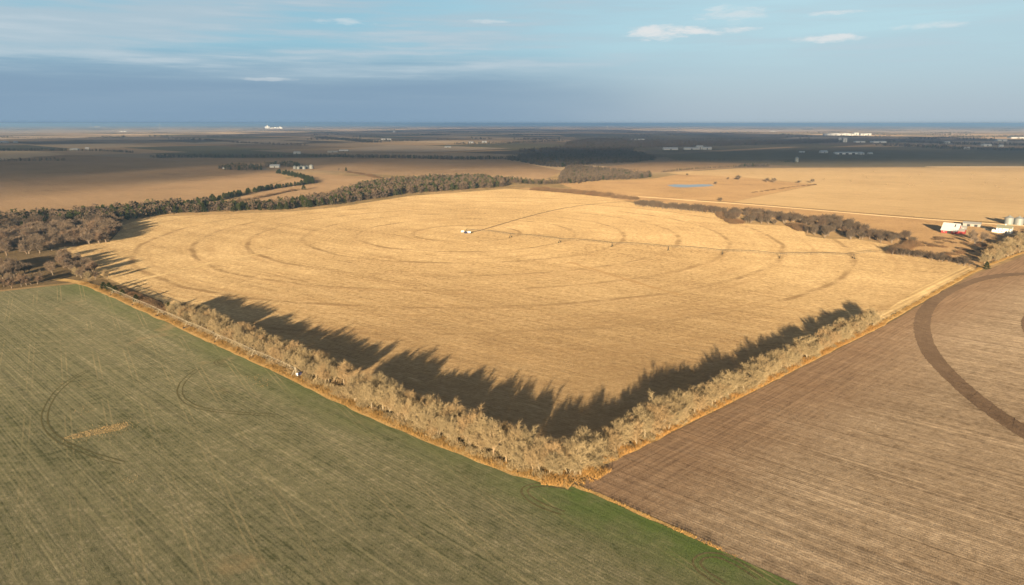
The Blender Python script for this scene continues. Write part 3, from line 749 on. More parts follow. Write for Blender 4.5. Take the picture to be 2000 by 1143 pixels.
for px, h, lb in (((203, 566), 5.5, 'round green cedar at the far end of the raised pipe'), ((214, 569), 6.0, 'dark cedar just right of the round green one at the pipe end'), ((226, 573), 5.2, 'small dark cedar third from the far end of the raised pipe'), ((240, 578), 4.6, 'brownish small cedar beside the raised pipe'), ((266, 590), 5.0, 'lone dark cedar halfway along the low part of the hedge'), ((330, 604), 4.4, 'small dark cedar where the bare hedge trees begin')):
    plant_tree('cedar_tree', CEDARS[2], G(*px), h, 8.0, lb, None, fat=1.25)
for px, h, lb in (((150, 541), 9.5, 'bare tan tree at the far left corner of the stubble, left of the cedars'), ((172, 548), 8.5, 'leaning bare tree nearest the far left cedars'), ((186, 546), 9.0, 'reddish bare tree just before the far left cedars'), ((210, 546), 9.5, 'pale grey bare tree behind the round green cedar')):
    plant_tree('woodland_tree', WOOD[1] if 'red' in lb else HEDGE[4], G(*px), h, 10.0 if 'red' not in lb else 12.0, lb, None)
for px, h, lb in (((104, 538), 14.0, 'large spreading bare tree standing alone on the far left pasture'), ((20, 556), 11.0, 'pale bare tree at the left edge just above the wheat'), ((42, 560), 8.0, 'small pale bare tree above the left end of the wheat'), ((62, 556), 9.0, 'second small bare tree above the left end of the wheat'), ((6, 545), 13.0, 'greyish bare tree at the very left edge of the picture'), ((28, 528), 11.0, 'white-topped bare tree behind the trees at the left edge'), ((130, 512), 12.0, 'reddish bare tree below the left wood beside the stubble')):
    plant_tree('pasture_tree', RNG.choice(WOOD), G(*px), h, 12.0, lb, None, fat=1.15)

for q in line_pts([(-40, 566), (30, 560), (80, 552)], 6.0, 2, 9.0, 3.0):
    plant_tree('pasture_tree', RNG.choice(WOOD), q, RNG.uniform(7, 11), 12.0, 'bare greyish tree in the row just above the left end of the wheat', 'trees above the left end of the wheat', fat=1.3)
for q in poly_pts([(-60, 524), (0, 520), (50, 522), (66, 536), (30, 546), (-60, 552)], 110):
    plant_tree('pasture_tree', RNG.choice(WOOD), q, RNG.uniform(9, 13), 12.0, 'grey bare tree in the thicket at the left edge between wood and wheat', 'trees of the left edge thicket', fat=1.3)
for q in poly_pts([(110, 500), (140, 500), (185, 530), (190, 548), (150, 545), (118, 522)], 48):
    plant_tree('pasture_tree', RNG.choice(WOOD), q, RNG.uniform(7, 11.5), 12.0, 'bare tree in the clump between the left wood and the first cedars', 'trees between left wood and cedars', fat=1.3)
# the bare wood at the left, nearest to the camera
for q in poly_pts([(-60, 462), (60, 450), (200, 440), (232, 446), (214, 474), (112, 482), (104, 494), (60, 498), (-60, 506)], 40, 210):
    plant_tree('woodland_tree', RNG.choice(WOOD), q, RNG.uniform(11, 15), 12.0, 'tall grey-brown bare tree in the left wood nearest the wheat, ' + stretch(q, (60, 140), ('at the picture edge', 'in its middle', 'beside the stubble')), 'near left wood trees, ' + stretch(q, (60, 140), ('at the picture edge', 'in its middle', 'beside the stubble')), fat=1.5)

# creek woodland along the far edge of the stubble
W1 = [(-60, 436), (0, 430), (100, 424), (200, 416), (300, 406), (390, 402), (440, 404), (520, 404), (600, 394), (640, 388), (700, 367), (760, 356), (850, 351), (930, 349), (984, 354), (984, 366), (900, 372), (800, 379), (650, 401), (560, 410), (400, 416), (320, 419), (262, 428), (236, 438), (100, 446), (0, 452), (-60, 458)]
pts = poly_pts(W1, 48)
pts.sort(key=lambda q: q.y)
nb = nc = 0; rest = []
for q in pts:
    px_x, px_y = topx(q.x, q.y)
    ced = RNG.random() < (0.42 if px_x > 330 else 0.16)
    west = px_x < 480
    if ced and nc < 170:
        nc += 1
        plant_tree('cedar_tree', RNG.choice(CEDARS), q, RNG.uniform(7, 11.5), 8.0, 'dark green cedar among bare trees in the long wood behind the stubble, ' + ('left half' if west else 'right half'), 'cedars of the long wood, ' + ('left half' if west else 'right half'), fat=1.1)
    elif not ced and nb < 95:
        nb += 1
        plant_tree('woodland_tree', RNG.choice(WOOD_DARK), q, RNG.uniform(10, 14.5), 12.0, 'grey bare tree in the long wood behind the stubble, ' + ('left half' if west else 'right half'), 'bare trees of the long wood, ' + ('left half' if west else 'right half'), fat=1.3)
    else: rest.append(q)

# cedars on the back edge of the wood and along the side creek
for q in line_pts([(0, 428), (60, 425), (150, 419), (260, 409), (330, 401), (400, 396), (470, 380), (545, 367), (606, 359), (600, 350), (545, 338)], 11.0, 2, 9.0, 4.0):
    plant_tree('cedar_tree', RNG.choice(CEDARS), q, RNG.uniform(5.0, 9.5), 8.0, 'dark cedar in the line running back along the side creek to the grain bins', 'cedars along the side creek', fat=RNG.uniform(1.1, 1.7))
for q in line_pts([(440, 399), (500, 388), (575, 372)], 9.0, 1, 5.0, 2.0):
    plant_brush('creek_shrub', RNG.choice(BRUSHES), q, RNG.uniform(3, 5), 'dark shrub along the lower bank of the side creek', 'shrubs of the side creek', 1.5)
plant_tree('cedar_tree', CEDARS[2], G(593, 371), 8.0, 8.0, 'lone round cedar on brown grass below the side creek', None, fat=1.6)
for px, h, lb in (((662, 335), 11, 'bare tree on its own right of the grain bins'), ((676, 335), 10, 'dark pointed tree right of the lone bare tree by the bins')):
    plant_tree('field_tree', CEDARS[1] if 'pointed' in lb else WOOD[2], G(*px), h, 8.0 if 'pointed' in lb else 12.0, lb, None)
for q in line_pts([(684, 337), (720, 343), (742, 349)], 7.0, 2, 6.0, 2.5):
    plant_brush('hedge_shrub', RNG.choice(BRUSHES), q, RNG.uniform(2.5, 5), 'dark shrub in the short brushy draw right of the grain bins', 'shrubs of the brushy draw', 1.5)

# low brush on the far rim of the stubble
for q in line_pts([(1042, 371), (1100, 375), (1150, 380), (1190, 384)], 5.5, 3, 7.0, 2.5):
    plant_brush('rim_shrub', RNG.choice(BRUSHES), q, RNG.uniform(4.5, 7.5), 'reddish-brown shrub on the far rim of the stubble', 'shrubs on the far rim', 1.5)
for q in line_pts([(1200, 386), (1240, 390)], 5.5, 2, 6.0, 2.0):
    plant_brush('rim_shrub', RNG.choice(BRUSHES), q, RNG.uniform(4.5, 7.0), 'brown shrub in the short clump right of the far rim', 'shrubs right of the far rim', 1.5)
# creek line on the right
for q in line_pts([(1248, 402), (1300, 408), (1350, 412), (1412, 418)], 5.0, 3, 7.0, 2.5):
    plant_tree('creek_tree', RNG.choice(WOOD_DARK), q, RNG.uniform(8, 12.0), 12.0, 'small bare tree in the left stretch of the right-hand creek line', 'bare trees of the creek line, left stretch', fat=1.4)
for q in poly_pts([(1422, 434), (1417, 421), (1440, 413), (1500, 421), (1560, 428), (1576, 441), (1500, 440)], 120, 150):
    plant_tree('creek_tree', RNG.choice(WOOD_DARK), q, RNG.uniform(8.5, 13.0), 12.0, 'bare tree in the middle stretch of the right-hand creek line', 'bare trees of the creek line, middle stretch', fat=1.25)
for q in poly_pts([(1575, 463), (1562, 442), (1590, 433), (1645, 434), (1690, 450), (1700, 469), (1650, 468), (1608, 466)], 105):
    plant_tree('creek_tree', RNG.choice(WOOD_DARK), q, RNG.uniform(9.5, 13.5), 12.0, 'bare tree in the big dense clump of the right-hand creek', 'bare trees of the big creek clump', fat=1.15)
for q in poly_pts([(1696, 471), (1692, 457), (1740, 462), (1788, 470), (1786, 478), (1740, 477)], 85):
    plant_tree('creek_tree', RNG.choice(WOOD_DARK), q, RNG.uniform(8, 12.0), 12.0, 'bare tree between the big creek clump and the red barn', 'bare trees below the red barn', fat=1.2)
for q in line_pts([(1745, 497), (1800, 504), (1850, 512), (1895, 522)], 5.0, 2, 6.0, 2.0):
    plant_tree('creek_tree', RNG.choice(WOOD_DARK), q, RNG.uniform(6, 9.5), 12.0, 'low bare tree in the line between the stubble tip and the farmyard', 'low bare trees at the stubble tip', fat=1.4)
for q in poly_pts([(1905, 525), (1930, 500), (1970, 478), (2060, 455), (2080, 466), (2000, 490), (1950, 510)], 40):
    plant_tree('creek_tree', RNG.choice(HEDGE), q, RNG.uniform(8, 11.5), 10.0, 'tan bare tree in the belt at the right edge beyond the harrowed soil', 'tan bare trees at the right edge', fat=1.15)
for q in line_pts([(1405, 416), (1424, 430), (1440, 438)], 4.0, 2, 6.0, 2.0) + line_pts([(1550, 440), (1572, 452)], 4.0, 2, 6.0, 2.0) + line_pts([(1782, 478), (1762, 488), (1748, 497)], 4.0, 2, 5.0, 2.0):
    plant_brush('creek_shrub', RNG.choice(BRUSHES), q, RNG.uniform(3, 6), 'brown shrub filling a gap in the right-hand creek line', 'shrubs in the gaps of the creek line', 1.4)
for q in poly_pts([(1795, 478), (1840, 463), (1890, 474), (1985, 470), (1940, 498), (1885, 512), (1810, 497)], 150, 60):
    plant_brush('yard_shrub', RNG.choice(BRUSHES), q, RNG.uniform(1.2, 3.2), 'low brown shrub on the rough grass below the red barn', 'shrubs below the farmyard', 1.8)
for px, h, lb in (((1896, 470), 14.5, 'big bare tree right of the red barn'), ((1918, 474), 13.5, 'big bare tree left of the white farmhouse'), ((1904, 478), 11.0, 'bare tree in front of the two big trees by the barn'), ((1990, 462), 9.0, 'bare tree in the yard right of the white farmhouse')):
    plant_tree('yard_tree', RNG.choice(WOOD), G(*px), h, 12.0, lb, None, fat=1.25)
plant_tree('cedar_tree', CEDARS[1], G(1926, 527), 6.5, 8.0, 'small green cedar at the tip where stubble, soil and farm meet', None, fat=1.2)
# single trees on the far pasture
for px, h, lb, ft in (((1443, 352), 11, 'round bare tree, the largest standing alone beyond the pond', 1.7), ((1422, 351), 5, 'small bush left of the round lone tree beyond the pond', 1.5), ((1498, 356), 9, 'left one of two bare trees side by side right of the lone round tree', 1.6), ((1512, 357), 9, 'right one of two bare trees side by side right of the lone round tree', 1.6), ((1560, 358), 6, 'low bare tree near the right end of the pasture fence line', 1.9), ((1586, 358), 8, 'bare tree at the right tip of the pasture', 1.4), ((1342, 343), 5, 'tiny dark bush up the slope behind the pond', 1.4), ((1398, 361), 6, 'bush at the right bank of the pond', 1.5), ((1408, 394), 6, 'bush beside the gravel road left of the far stubble', 1.6)):
    plant_tree('field_tree', RNG.choice(WOOD_DARK), G(*px), h * 1.25, 12.0, lb, None, fat=ft)
for q in line_pts([(1470, 377), (1530, 368), (1592, 361)], 10.0, 1, 5.0, 3.0):
    plant_brush('fence_shrub', RNG.choice(BRUSHES), q, RNG.uniform(1.5, 3.0), 'low brown shrub on the fence line between pasture and far stubble', 'shrubs on the pasture fence line', 1.8)

# ---- masses of trees too far off to count
def far_wood(name, label, pts, hmin, hmax, ntri, cedar=0.15, mats=(TWIG_GREY, CEDAR), shape=1.0, lump=0.34):
    """one object: every tree its own lumpy crown of loose faces over a thin stem"""
    n = len(pts)
    if not n: return
    P = np.array([(q[0], q[1]) for q in pts]); Z = -(P ** 2).sum(1) / (2 * EARTH)
    Hh = NPR.uniform(hmin, hmax, n); isC = NPR.random(n) < cedar
    # centres of leaves
    u = NPR.random((n, ntri)); a = NPR.random((n, ntri)) * 2 * np.pi; rr = np.sqrt(NPR.uniform(0.15, 1, (n, ntri)))
    zc = 0.12 + 0.80 * u
    prof = np.where(isC[:, None], np.clip(1 - u, 0.05, 1) ** 0.7 * 0.30, np.sqrt(np.clip(1 - (2 * u - 0.9) ** 2, 0.05, 1)) * 0.40) * shape
    C = np.stack([prof * rr * np.cos(a), prof * rr * np.sin(a), zc], -1) * Hh[:, None, None]
    C[..., 0] += P[:, None, 0]; C[..., 1] += P[:, None, 1]; C[..., 2] += Z[:, None]
    d = NPR.normal(size=(n, ntri, 3, 3)); d[..., 2] *= 0.8
    T = C[:, :, None, :] + d * (Hh[:, None, None, None] * lump * 0.42 / math.sqrt(ntri / 20.0))
    T[..., 2] = np.maximum(T[..., 2], Z[:, None, None] + 0.1)
    V = T.reshape(-1, 3); F = np.arange(len(V)).reshape(-1, 3); mi = np.repeat(isC.astype(int), ntri)
    # stems
    w = Hh * 0.03
    S = np.stack([np.stack([P[:, 0] - w, P[:, 1], Z], -1), np.stack([P[:, 0] + w, P[:, 1], Z], -1), np.stack([P[:, 0], P[:, 1], Z + Hh * 0.6], -1)], 1).reshape(-1, 3)
    F = np.vstack([F, len(V) + np.arange(3 * n).reshape(-1, 3)]); V = np.vstack([V, S]); mi = np.concatenate([mi, np.zeros(n, int)])
    return tag(link(name, mesh_np(name, V, F, mi), list(mats)), label, 'wood', kind='stuff')

TWIG_FAR = twig_mat('far_twigs', (0.085, 0.070, 0.055), 0.25)
far_wood('woodland', 'back rows of the long wood behind the stubble', rest, 9, 14, 90, 0.35, (TWIG_WOOD, CEDAR))
far_wood('woodland', 'brown bare wood right of the creek crossing behind the stubble', poly_pts([(1090, 357), (1130, 358), (1180, 353), (1250, 350), (1274, 346), (1262, 341), (1200, 337), (1150, 331), (1112, 327), (1098, 342)], 60), 9, 13, 60, 0.08, (TWIG_WOOD, CEDAR))
far_wood('tree_belt', 'dark tree line joining the long wood and the creek crossing', line_pts([(986, 352), (1020, 358), (1050, 360), (1090, 358), (1130, 358)], 6, 4, 9, 3), 6, 10, 50, 0.35, (TWIG_WOOD, CEDAR))
far_wood('woodland', 'wide dark wood in the middle distance', poly_pts([(985, 312), (1020, 306), (1080, 301), (1100, 297), (1200, 297), (1250, 302), (1284, 313), (1240, 318), (1150, 321), (1110, 327), (1070, 327), (1020, 318)], 110, 6000), 9, 14, 26, 0.1, (TWIG_FAR, CEDAR))
far_wood('woodland', 'upper dark wood stretching towards the horizon', poly_pts([(1005, 297), (1100, 289), (1110, 279), (1160, 272), (1240, 276), (1400, 278), (1640, 275), (1645, 279), (1400, 286), (1240, 290), (1235, 297), (1100, 297)], 260, 9000), 10, 15, 14, 0.08, (TWIG_FAR, CEDAR))
for nm, lb, px, sp, rows, gap, h0, h1, nt, cf in (
    ('tree_belt', 'long dark tree line across the left middle distance', [(300, 309), (400, 308), (500, 308), (620, 307), (780, 309), (900, 312), (985, 311)], 8, 4, 12, 8, 13, 26, 0.2),
    ('tree_belt', 'dark shelterbelt at the far left edge', [(-60, 295), (0, 295), (80, 295), (132, 295)], 9, 4, 10, 8, 13, 26, 0.5),
    ('tree_belt', 'thin bare tree line left of the dry grass field', [(0, 316), (60, 315), (132, 314)], 12, 2, 8, 7, 12, 30, 0.05),
    ('tree_belt', 'short tree row right of the left shelterbelt', [(140, 295), (190, 295), (230, 297), (260, 299)], 14, 2, 10, 6, 11, 26, 0.4),
    ('tree_belt', 'dark block of trees left of the middle, below the horizon', [(620, 269), (680, 274), (730, 279)], 14, 5, 22, 9, 14, 14, 0.3),
    ('tree_belt', 'dark grove around sheds below the horizon', [(740, 277), (780, 276), (820, 276)], 14, 4, 22, 9, 14, 14, 0.4),
    ('tree_belt', 'faint tree line across the slate fields on the left', [(400, 274), (470, 280), (560, 284), (600, 285)], 18, 2, 14, 8, 13, 14, 0.1),
    ('tree_belt', 'faint far tree line near the left horizon', [(170, 270), (240, 271)], 20, 3, 16, 8, 12, 12, 0.2),
    ('tree_belt', 'tree line above the pale field at the far left', [(-40, 270), (60, 271), (125, 271)], 18, 3, 16, 8, 12, 12, 0.2),
    ('tree_belt', 'tree line right of the grove in the middle distance', [(890, 282), (980, 281), (1095, 276)], 14, 3, 18, 8, 13, 16, 0.3),
    ('tree_belt', 'tree row above the white sheds on the right', [(1350, 273), (1410, 273), (1470, 272)], 16, 3, 18, 9, 13, 14, 0.3),
    ('tree_belt', 'thin hedge on the slope above the far stubble', [(1292, 337), (1350, 331), (1440, 326), (1460, 325)], 9, 2, 5, 3, 6, 30, 0.3),
    ('tree_belt', 'dark clump at the upper end of the thin hedge', [(1450, 326), (1480, 325), (1502, 326)], 8, 4, 9, 6, 10, 40, 0.1),
    ('tree_belt', 'wide spread of trees around the far town on the right', [(1730, 284), (1790, 286), (1850, 290), (1920, 293), (2040, 294)], 12, 5, 40, 8, 13, 16, 0.3),
    ('tree_belt', 'upper spread of trees around the far town on the right', [(1700, 277), (1800, 278), (1900, 283), (2060, 284)], 14, 5, 50, 8, 13, 14, 0.3),
    ('tree_belt', 'dark line of trees under the right horizon', [(1780, 272), (1880, 268), (1980, 266), (2060, 265)], 22, 4, 60, 8, 13, 10, 0.2),
    ('tree_belt', 'brush beside the grey silo on the right', [(1530, 317), (1556, 318)], 8, 3, 8, 4, 7, 26, 0.5),
    ('tree_belt', 'low brush in the dark field left of the grey silo', [(1300, 315), (1330, 314), (1420, 314)], 16, 2, 12, 3, 6, 20, 0.3)):
    far_wood(nm, lb, line_pts(px, sp, rows, gap, gap * 0.45), h0, h1, nt, cf, (TWIG_FAR, CEDAR))
far_wood('woodland', 'dark grove on the left side of the farm with grain bins', poly_pts([(424, 330), (455, 324), (500, 326), (512, 333), (480, 334), (440, 333)], 60), 7, 11, 50, 0.6)
far_wood('woodland', 'dark grove behind the white shed of the farm with grain bins', poly_pts([(506, 328), (520, 322), (565, 320), (590, 326), (560, 327), (552, 324), (525, 326)], 60), 8, 12, 50, 0.5)
hz = []
for k in range(120):
    xx = RNG.uniform(-60, 2060); yy = RNG.choice((247.5, 249, 251, 253.5, 256.5, 260, 264, 268, 273)) + RNG.uniform(-0.6, 0.6); ln = RNG.uniform(12, 110)
    hz += line_pts([(xx, yy), (xx + ln, yy + RNG.uniform(-0.5, 0.5))], 30, 2, 26, 12)
far_wood('tree_belt', 'scattered dark tree lines all along the horizon', hz, 9, 15, 7, 0.2, (TWIG_FAR, CEDAR), 1.4, 0.5)

# ------------------------------------------------------------------ dry grass and straw
def grass(name, label, px, width, dens, h0, h1, mat, w=0.05, lean=0.45, side=0.0):
    P = resample(smooth_line([G(*q) for q in px], 2), 1.0); n = int(len(P) * width * dens)
    idx = NPR.integers(0, len(P) - 1, n); A = np.array([(p.x, p.y) for p in P]); D = np.roll(A, -1, 0) - A; D[-1] = D[-2]; D /= np.linalg.norm(D, axis=1)[:, None] + 1e-9
    N = np.stack([-D[:, 1], D[:, 0]], -1)
    # tufts: clump noise along the strip
    ph = NPR.random(8) * 6.28; s = idx + NPR.random(n)
    env = 0.55 + 0.25 * np.sin(s * 0.33 + ph[0]) + 0.22 * np.sin(s * 0.71 + ph[1]) + 0.2 * np.sin(s * 1.7 + ph[2])
    keep = NPR.random(n) < np.clip(env, 0.15, 1); idx = idx[keep]; env = env[keep]; n = len(idx)
    off = (NPR.random(n) - 0.5) * width + side
    B = A[idx] + N[idx] * off[:, None] + D[idx] * NPR.random((n, 1))
    hh = NPR.uniform(h0, h1, n) * np.clip(env + 0.25, 0.5, 1.25)
    a = NPR.random(n) * 2 * np.pi; sx = np.cos(a) * w; sy = np.sin(a) * w; L = NPR.normal(size=(n, 2)) * lean * hh[:, None]
    z = -(B ** 2).sum(1) / (2 * EARTH) + 0.12
    V = np.stack([np.stack([B[:, 0] - sx, B[:, 1] - sy, z], -1), np.stack([B[:, 0] + sx, B[:, 1] + sy, z], -1), np.stack([B[:, 0] + L[:, 0], B[:, 1] + L[:, 1], z + hh], -1)], 1).reshape(-1, 3)
    return tag(link(name, mesh_np(name, V, np.arange(3 * n).reshape(-1, 3)), mat), label, 'grass', kind='stuff')
grass('dry_grass', 'golden dry grass along the foot of the left hedge', [(160, 553), (200, 566), (325, 622), (460, 684), (585, 741), (700, 797), (860, 865), (1000, 920), (1118, 948)], 5.5, 17, 0.5, 1.4, GRASS, 0.085)
grass('dry_grass', 'golden dry grass along the foot of the right tree belt', [(1112, 936), (1160, 908), (1240, 872), (1330, 826), (1420, 783), (1520, 732), (1620, 682), (1722, 632)], 5.0, 20, 0.7, 1.9, GRASS, 0.085)
grass('dry_grass', 'dry grass between hedge and field under the raised pipe', [(200, 560), (325, 613), (460, 674), (585, 730), (700, 787), (860, 853), (1000, 907)], 7, 9, 0.4, 1.2, TWIG, 0.08)
grass('dry_grass', 'clump of golden grass at the near field corner', [(1060, 935), (1130, 940), (1170, 915)], 9, 26, 0.6, 2.2, GRASS, 0.09)
grass('dry_grass', 'thin golden grass line between the wheat and the harrowed soil', [(1128, 951), (1170, 969), (1230, 995), (1300, 1027), (1360, 1053), (1450, 1094)], 1.3, 22, 0.3, 1.0, GRASS, 0.06)
grass('dry_grass', 'dry grass along the right edge of the far headland', [(1722, 632), (1800, 588), (1860, 553), (1908, 527), (1960, 507), (2000, 493), (2100, 460)], 3.0, 12, 0.4, 1.1, GRASS, 0.09)
grass('dry_grass', 'dry grass around the pyramid frame and the hedge gap', [(585, 740), (650, 765), (715, 790)], 9, 9, 0.2, 0.6, GRASS, 0.07)
def straw(name, label, px, per_m2, L0, L1):
    P = [G(*q) for q in px]; area = abs(sum(P[i][0] * P[i - 1][1] - P[i - 1][0] * P[i][1] for i in range(len(P)))) / 2
    pts_ = poly_pts(px, 1.0 / per_m2); V = []
    for q in pts_:
        a = RNG.uniform(0, 6.283); l = RNG.uniform(L0, L1); d = Vector((math.cos(a), math.sin(a))); s_ = Vector((-d.y, d.x)) * l * 0.28; z = gz(q.x, q.y) + 0.13; h = RNG.uniform(0.03, 0.22)
        V += [(q.x - s_.x, q.y - s_.y, z), (q.x + s_.x, q.y + s_.y, z), (q.x + d.x * l, q.y + d.y * l, z + h)]
    return tag(link(name, mesh_np(name, V, np.arange(len(V)).reshape(-1, 3)), STRAW), label, 'straw', kind='stuff')
straw('spilled_straw', 'bright strip of straw lying on the wheat at the left', [(122, 857), (150, 847), (190, 837), (225, 829), (247, 825), (252, 831), (240, 839), (212, 846), (180, 852), (140, 859)], 14.0, 0.15, 0.42)
straw('spilled_straw', 'loose fringe around the bright straw strip on the wheat', [(105, 866), (150, 838), (215, 822), (270, 815), (275, 835), (215, 858), (150, 868)], 1.6, 0.1, 0.3)
straw('spilled_straw', 'thin scatter of straw above the bright strip on the wheat', [(130, 800), (170, 782), (190, 800), (160, 815)], 0.5, 0.2, 0.5)
straw('spilled_straw', 'small patch of straw below the bright strip on the wheat', [(235, 935), (260, 928), (276, 933), (262, 943), (242, 945)], 1.6, 0.2, 0.5)
straw('spilled_straw', 'thin straw on the wheat near the hedge gap', [(470, 735), (510, 730), (540, 750), (505, 760)], 0.5, 0.2, 0.5)
# ------------------------------------------------------------------ irrigation machines
STEEL = simple_mat('weathered_steel', (0.075, 0.065, 0.05), 0.6, 0.1)
PALE_STEEL = simple_mat('pale_galvanised_steel', (0.30, 0.26, 0.19), 0.6, 0.05)
RUBBER = simple_mat('black_rubber', (0.025, 0.023, 0.022), 0.85)
WHITE = simple_mat('white_paint', (0.74, 0.73, 0.70), 0.5)
RED = simple_mat('faded_red_paint', (0.33, 0.035, 0.03), 0.6, var=0.2)
BLUE = simple_mat('dark_blue_paint', (0.03, 0.035, 0.10), 0.5)
PIPE_Z = 4.0

def pivot_machine(name, label, centre, stops, end, mat, skin, pr=0.15, arch=0.9):
    root = empty(name, (centre.x, centre.y, gz(centre.x, centre.y))); tag(root, label, 'irrigation machine')
    loc = lambda p, z: Vector((p.x - centre.x, p.y - centre.y, z + gz(p.x, p.y) - gz(centre.x, centre.y)))
    m = MB()
    for s, t_ in ((-1, -1), (1, -1), (1, 1), (-1, 1)): m.tube((s * 1.9, t_ * 1.9, -0.05), (s * 0.18, t_ * 0.18, PIPE_Z), 0.085, 0.07, 6)
    for z, w in ((0.12, 1.85), (1.5, 1.2), (2.8, 0.65)):
        for (a, b) in (((-w, -w), (w, -w)), ((w, -w), (w, w)), ((w, w), (-w, w)), ((-w, w), (-w, -w))): m.tube((a[0], a[1], z), (b[0], b[1], z), 0.045, None, 4)
    m.build('pivot_tower', skin, root)
    MB().tube((0, 0, 0), (0, 0, PIPE_Z + 0.35), 0.14, None, 10).build('riser_pipe', mat, root)
    box = MB().box((0.95, -1.05, 1.25), (0.9, 0.5, 1.3)).build('control_box', WHITE, root)
    prev = centre
    for k, q in enumerate(list(stops) + [end]):
        last = k == len(stops); d = (q - prev); L = d.length; d = d.normalized(); nrm = Vector((-d.y, d.x)); n = 12
        bow = 0.2 if last else arch
        top = []
        for i in range(n + 1):
            u = i / n; c = prev.lerp(q, u); top.append(loc(c, PIPE_Z + bow * 4 * u * (1 - u)))
        sp = MB().path(top, pr, 6)
        if not last:
            for s in (-1, 1):
                low = [top[0]] + [top[i] + Vector((nrm.x * s * 0.75, nrm.y * s * 0.75, -1.25)) for i in range(1, n)] + [top[-1]]
                sp.path(low, 0.035, 4)
                for i in range(1, n): sp.tube(top[i], low[i], 0.03, None, 4, False)
            for i in range(1, n, 2): sp.tube(top[i] + Vector((nrm.x * .75, nrm.y * .75, -1.25)), top[i] + Vector((-nrm.x * .75, -nrm.y * .75, -1.25)), 0.03, None, 4, False)
        else:
            for i in range(1, n, 2): sp.tube(top[i], top[i] + Vector((0, 0, -1.4)), 0.03, None, 4, False)
        spo = sp.build('span' if not last else 'overhang_boom', mat, root)
        if not last:
            b = loc(q, 0); tw_ = MB(); hub = b + Vector((0, 0, PIPE_Z))
            f1 = b + Vector((nrm.x * 2.1, nrm.y * 2.1, 0.62)); f2 = b - Vector((nrm.x * 2.1, nrm.y * 2.1, -0.62))
            for f_ in (f1, f2): tw_.tube(f_, hub, 0.075, None, 6); tw_.tube(f_, hub + Vector((d.x * 0.5, d.y * 0.5, 0)), 0.055, None, 6)
            tw_.tube(f1, f2, 0.10, None, 6); tw_.tube(f1.lerp(hub, 0.45), f2.lerp(hub, 0.45), 0.05, None, 5)
            t_ = tw_.build('drive_tower', skin, root)
            for f_ in (f1, f2):
                ax = Vector((d.x, d.y, 0))
                wm = MB().tube(f_ - ax * 0.19, f_ + ax * 0.19, 0.62, None, 14)
                wm.build('wheel', RUBBER, t_)
        prev = q
    return root
pivot_machine('center_pivot', 'long centre-pivot irrigation machine with wheeled towers across the stubble', PIV, TOWERS, PIV_END, STEEL, STEEL)
# machine parked along the hedge
P0 = Vector(G(578, 735)); Pe = Vector(G(208, 560, 4.0)); dL = (Pe - P0); nt = 6
stops2 = [P0 + dL * ((i + 1) / (nt + 0.35)) for i in range(nt)]
pivot_machine('parked_pivot', 'pale irrigation pipe on towers from the white pyramid frame along the hedge', P0, stops2, Pe, PALE_STEEL, PALE_STEEL, 0.10, 0.3)

def tank(name, label, px, L, R, mat, rz, legs=True, extra=None):
    x, y = G(*px); root = empty(name, (x, y, gz(x, y)), rz); tag(root, label, 'tank')
    prof = [(0.0, -L / 2), (R * 0.7, -L / 2 + 0.06), (R, -L / 2 + 0.3), (R, L / 2 - 0.3), (R * 0.7, L / 2 - 0.06), (0.0, L / 2)]
    m = MB().lathe(prof, 18); m.v = [(v[2], v[1], v[0] + R + 0.75) for v in m.v]
    m.build('shell', mat, root, smooth=False)
    for s in (-1, 1):
        MB().box((s * L * 0.3, 0, 0.45), (0.25, R * 1.5, 0.95)).build('saddle', STEEL, root)
    MB().tube((0, 0, 2 * R + 0.7), (0, 0, 2 * R + 1.0), 0.2, None, 8).build('lid', STEEL, root)
    return root
tank('fertilizer_tank', 'left one of two white tanks beside the pivot point in the stubble', (903.5, 455.5), 3.4, 1.05, WHITE, 0.3)
tank('fertilizer_tank', 'right one of two white tanks beside the pivot point in the stubble', (916.5, 457), 3.2, 1.05, WHITE, 0.2)
def genset(px, label, rz):
    x, y = G(*px); r_ = empty('power_unit', (x, y, gz(x, y)), rz); tag(r_, label, 'engine')
    MB().box((0, 0, 0.25), (3.0, 1.3, 0.3)).build('skid', STEEL, r_); MB().box((0.1, 0, 1.05), (2.4, 1.15, 1.3)).build('housing', BLUE, r_)
    MB().tube((0.7, 0.2, 1.7), (0.7, 0.2, 2.5), 0.09, None, 8).build('exhaust', STEEL, r_); MB().box((-1.35, 0, 0.9), (0.35, 1.0, 0.9)).build('radiator', RUBBER, r_)
genset((910, 456.3), 'dark engine unit between the two white tanks in the stubble', 0.4)
genset((584, 735), 'small blue and white power unit under the white pyramid frame by the hedge', 0.9)

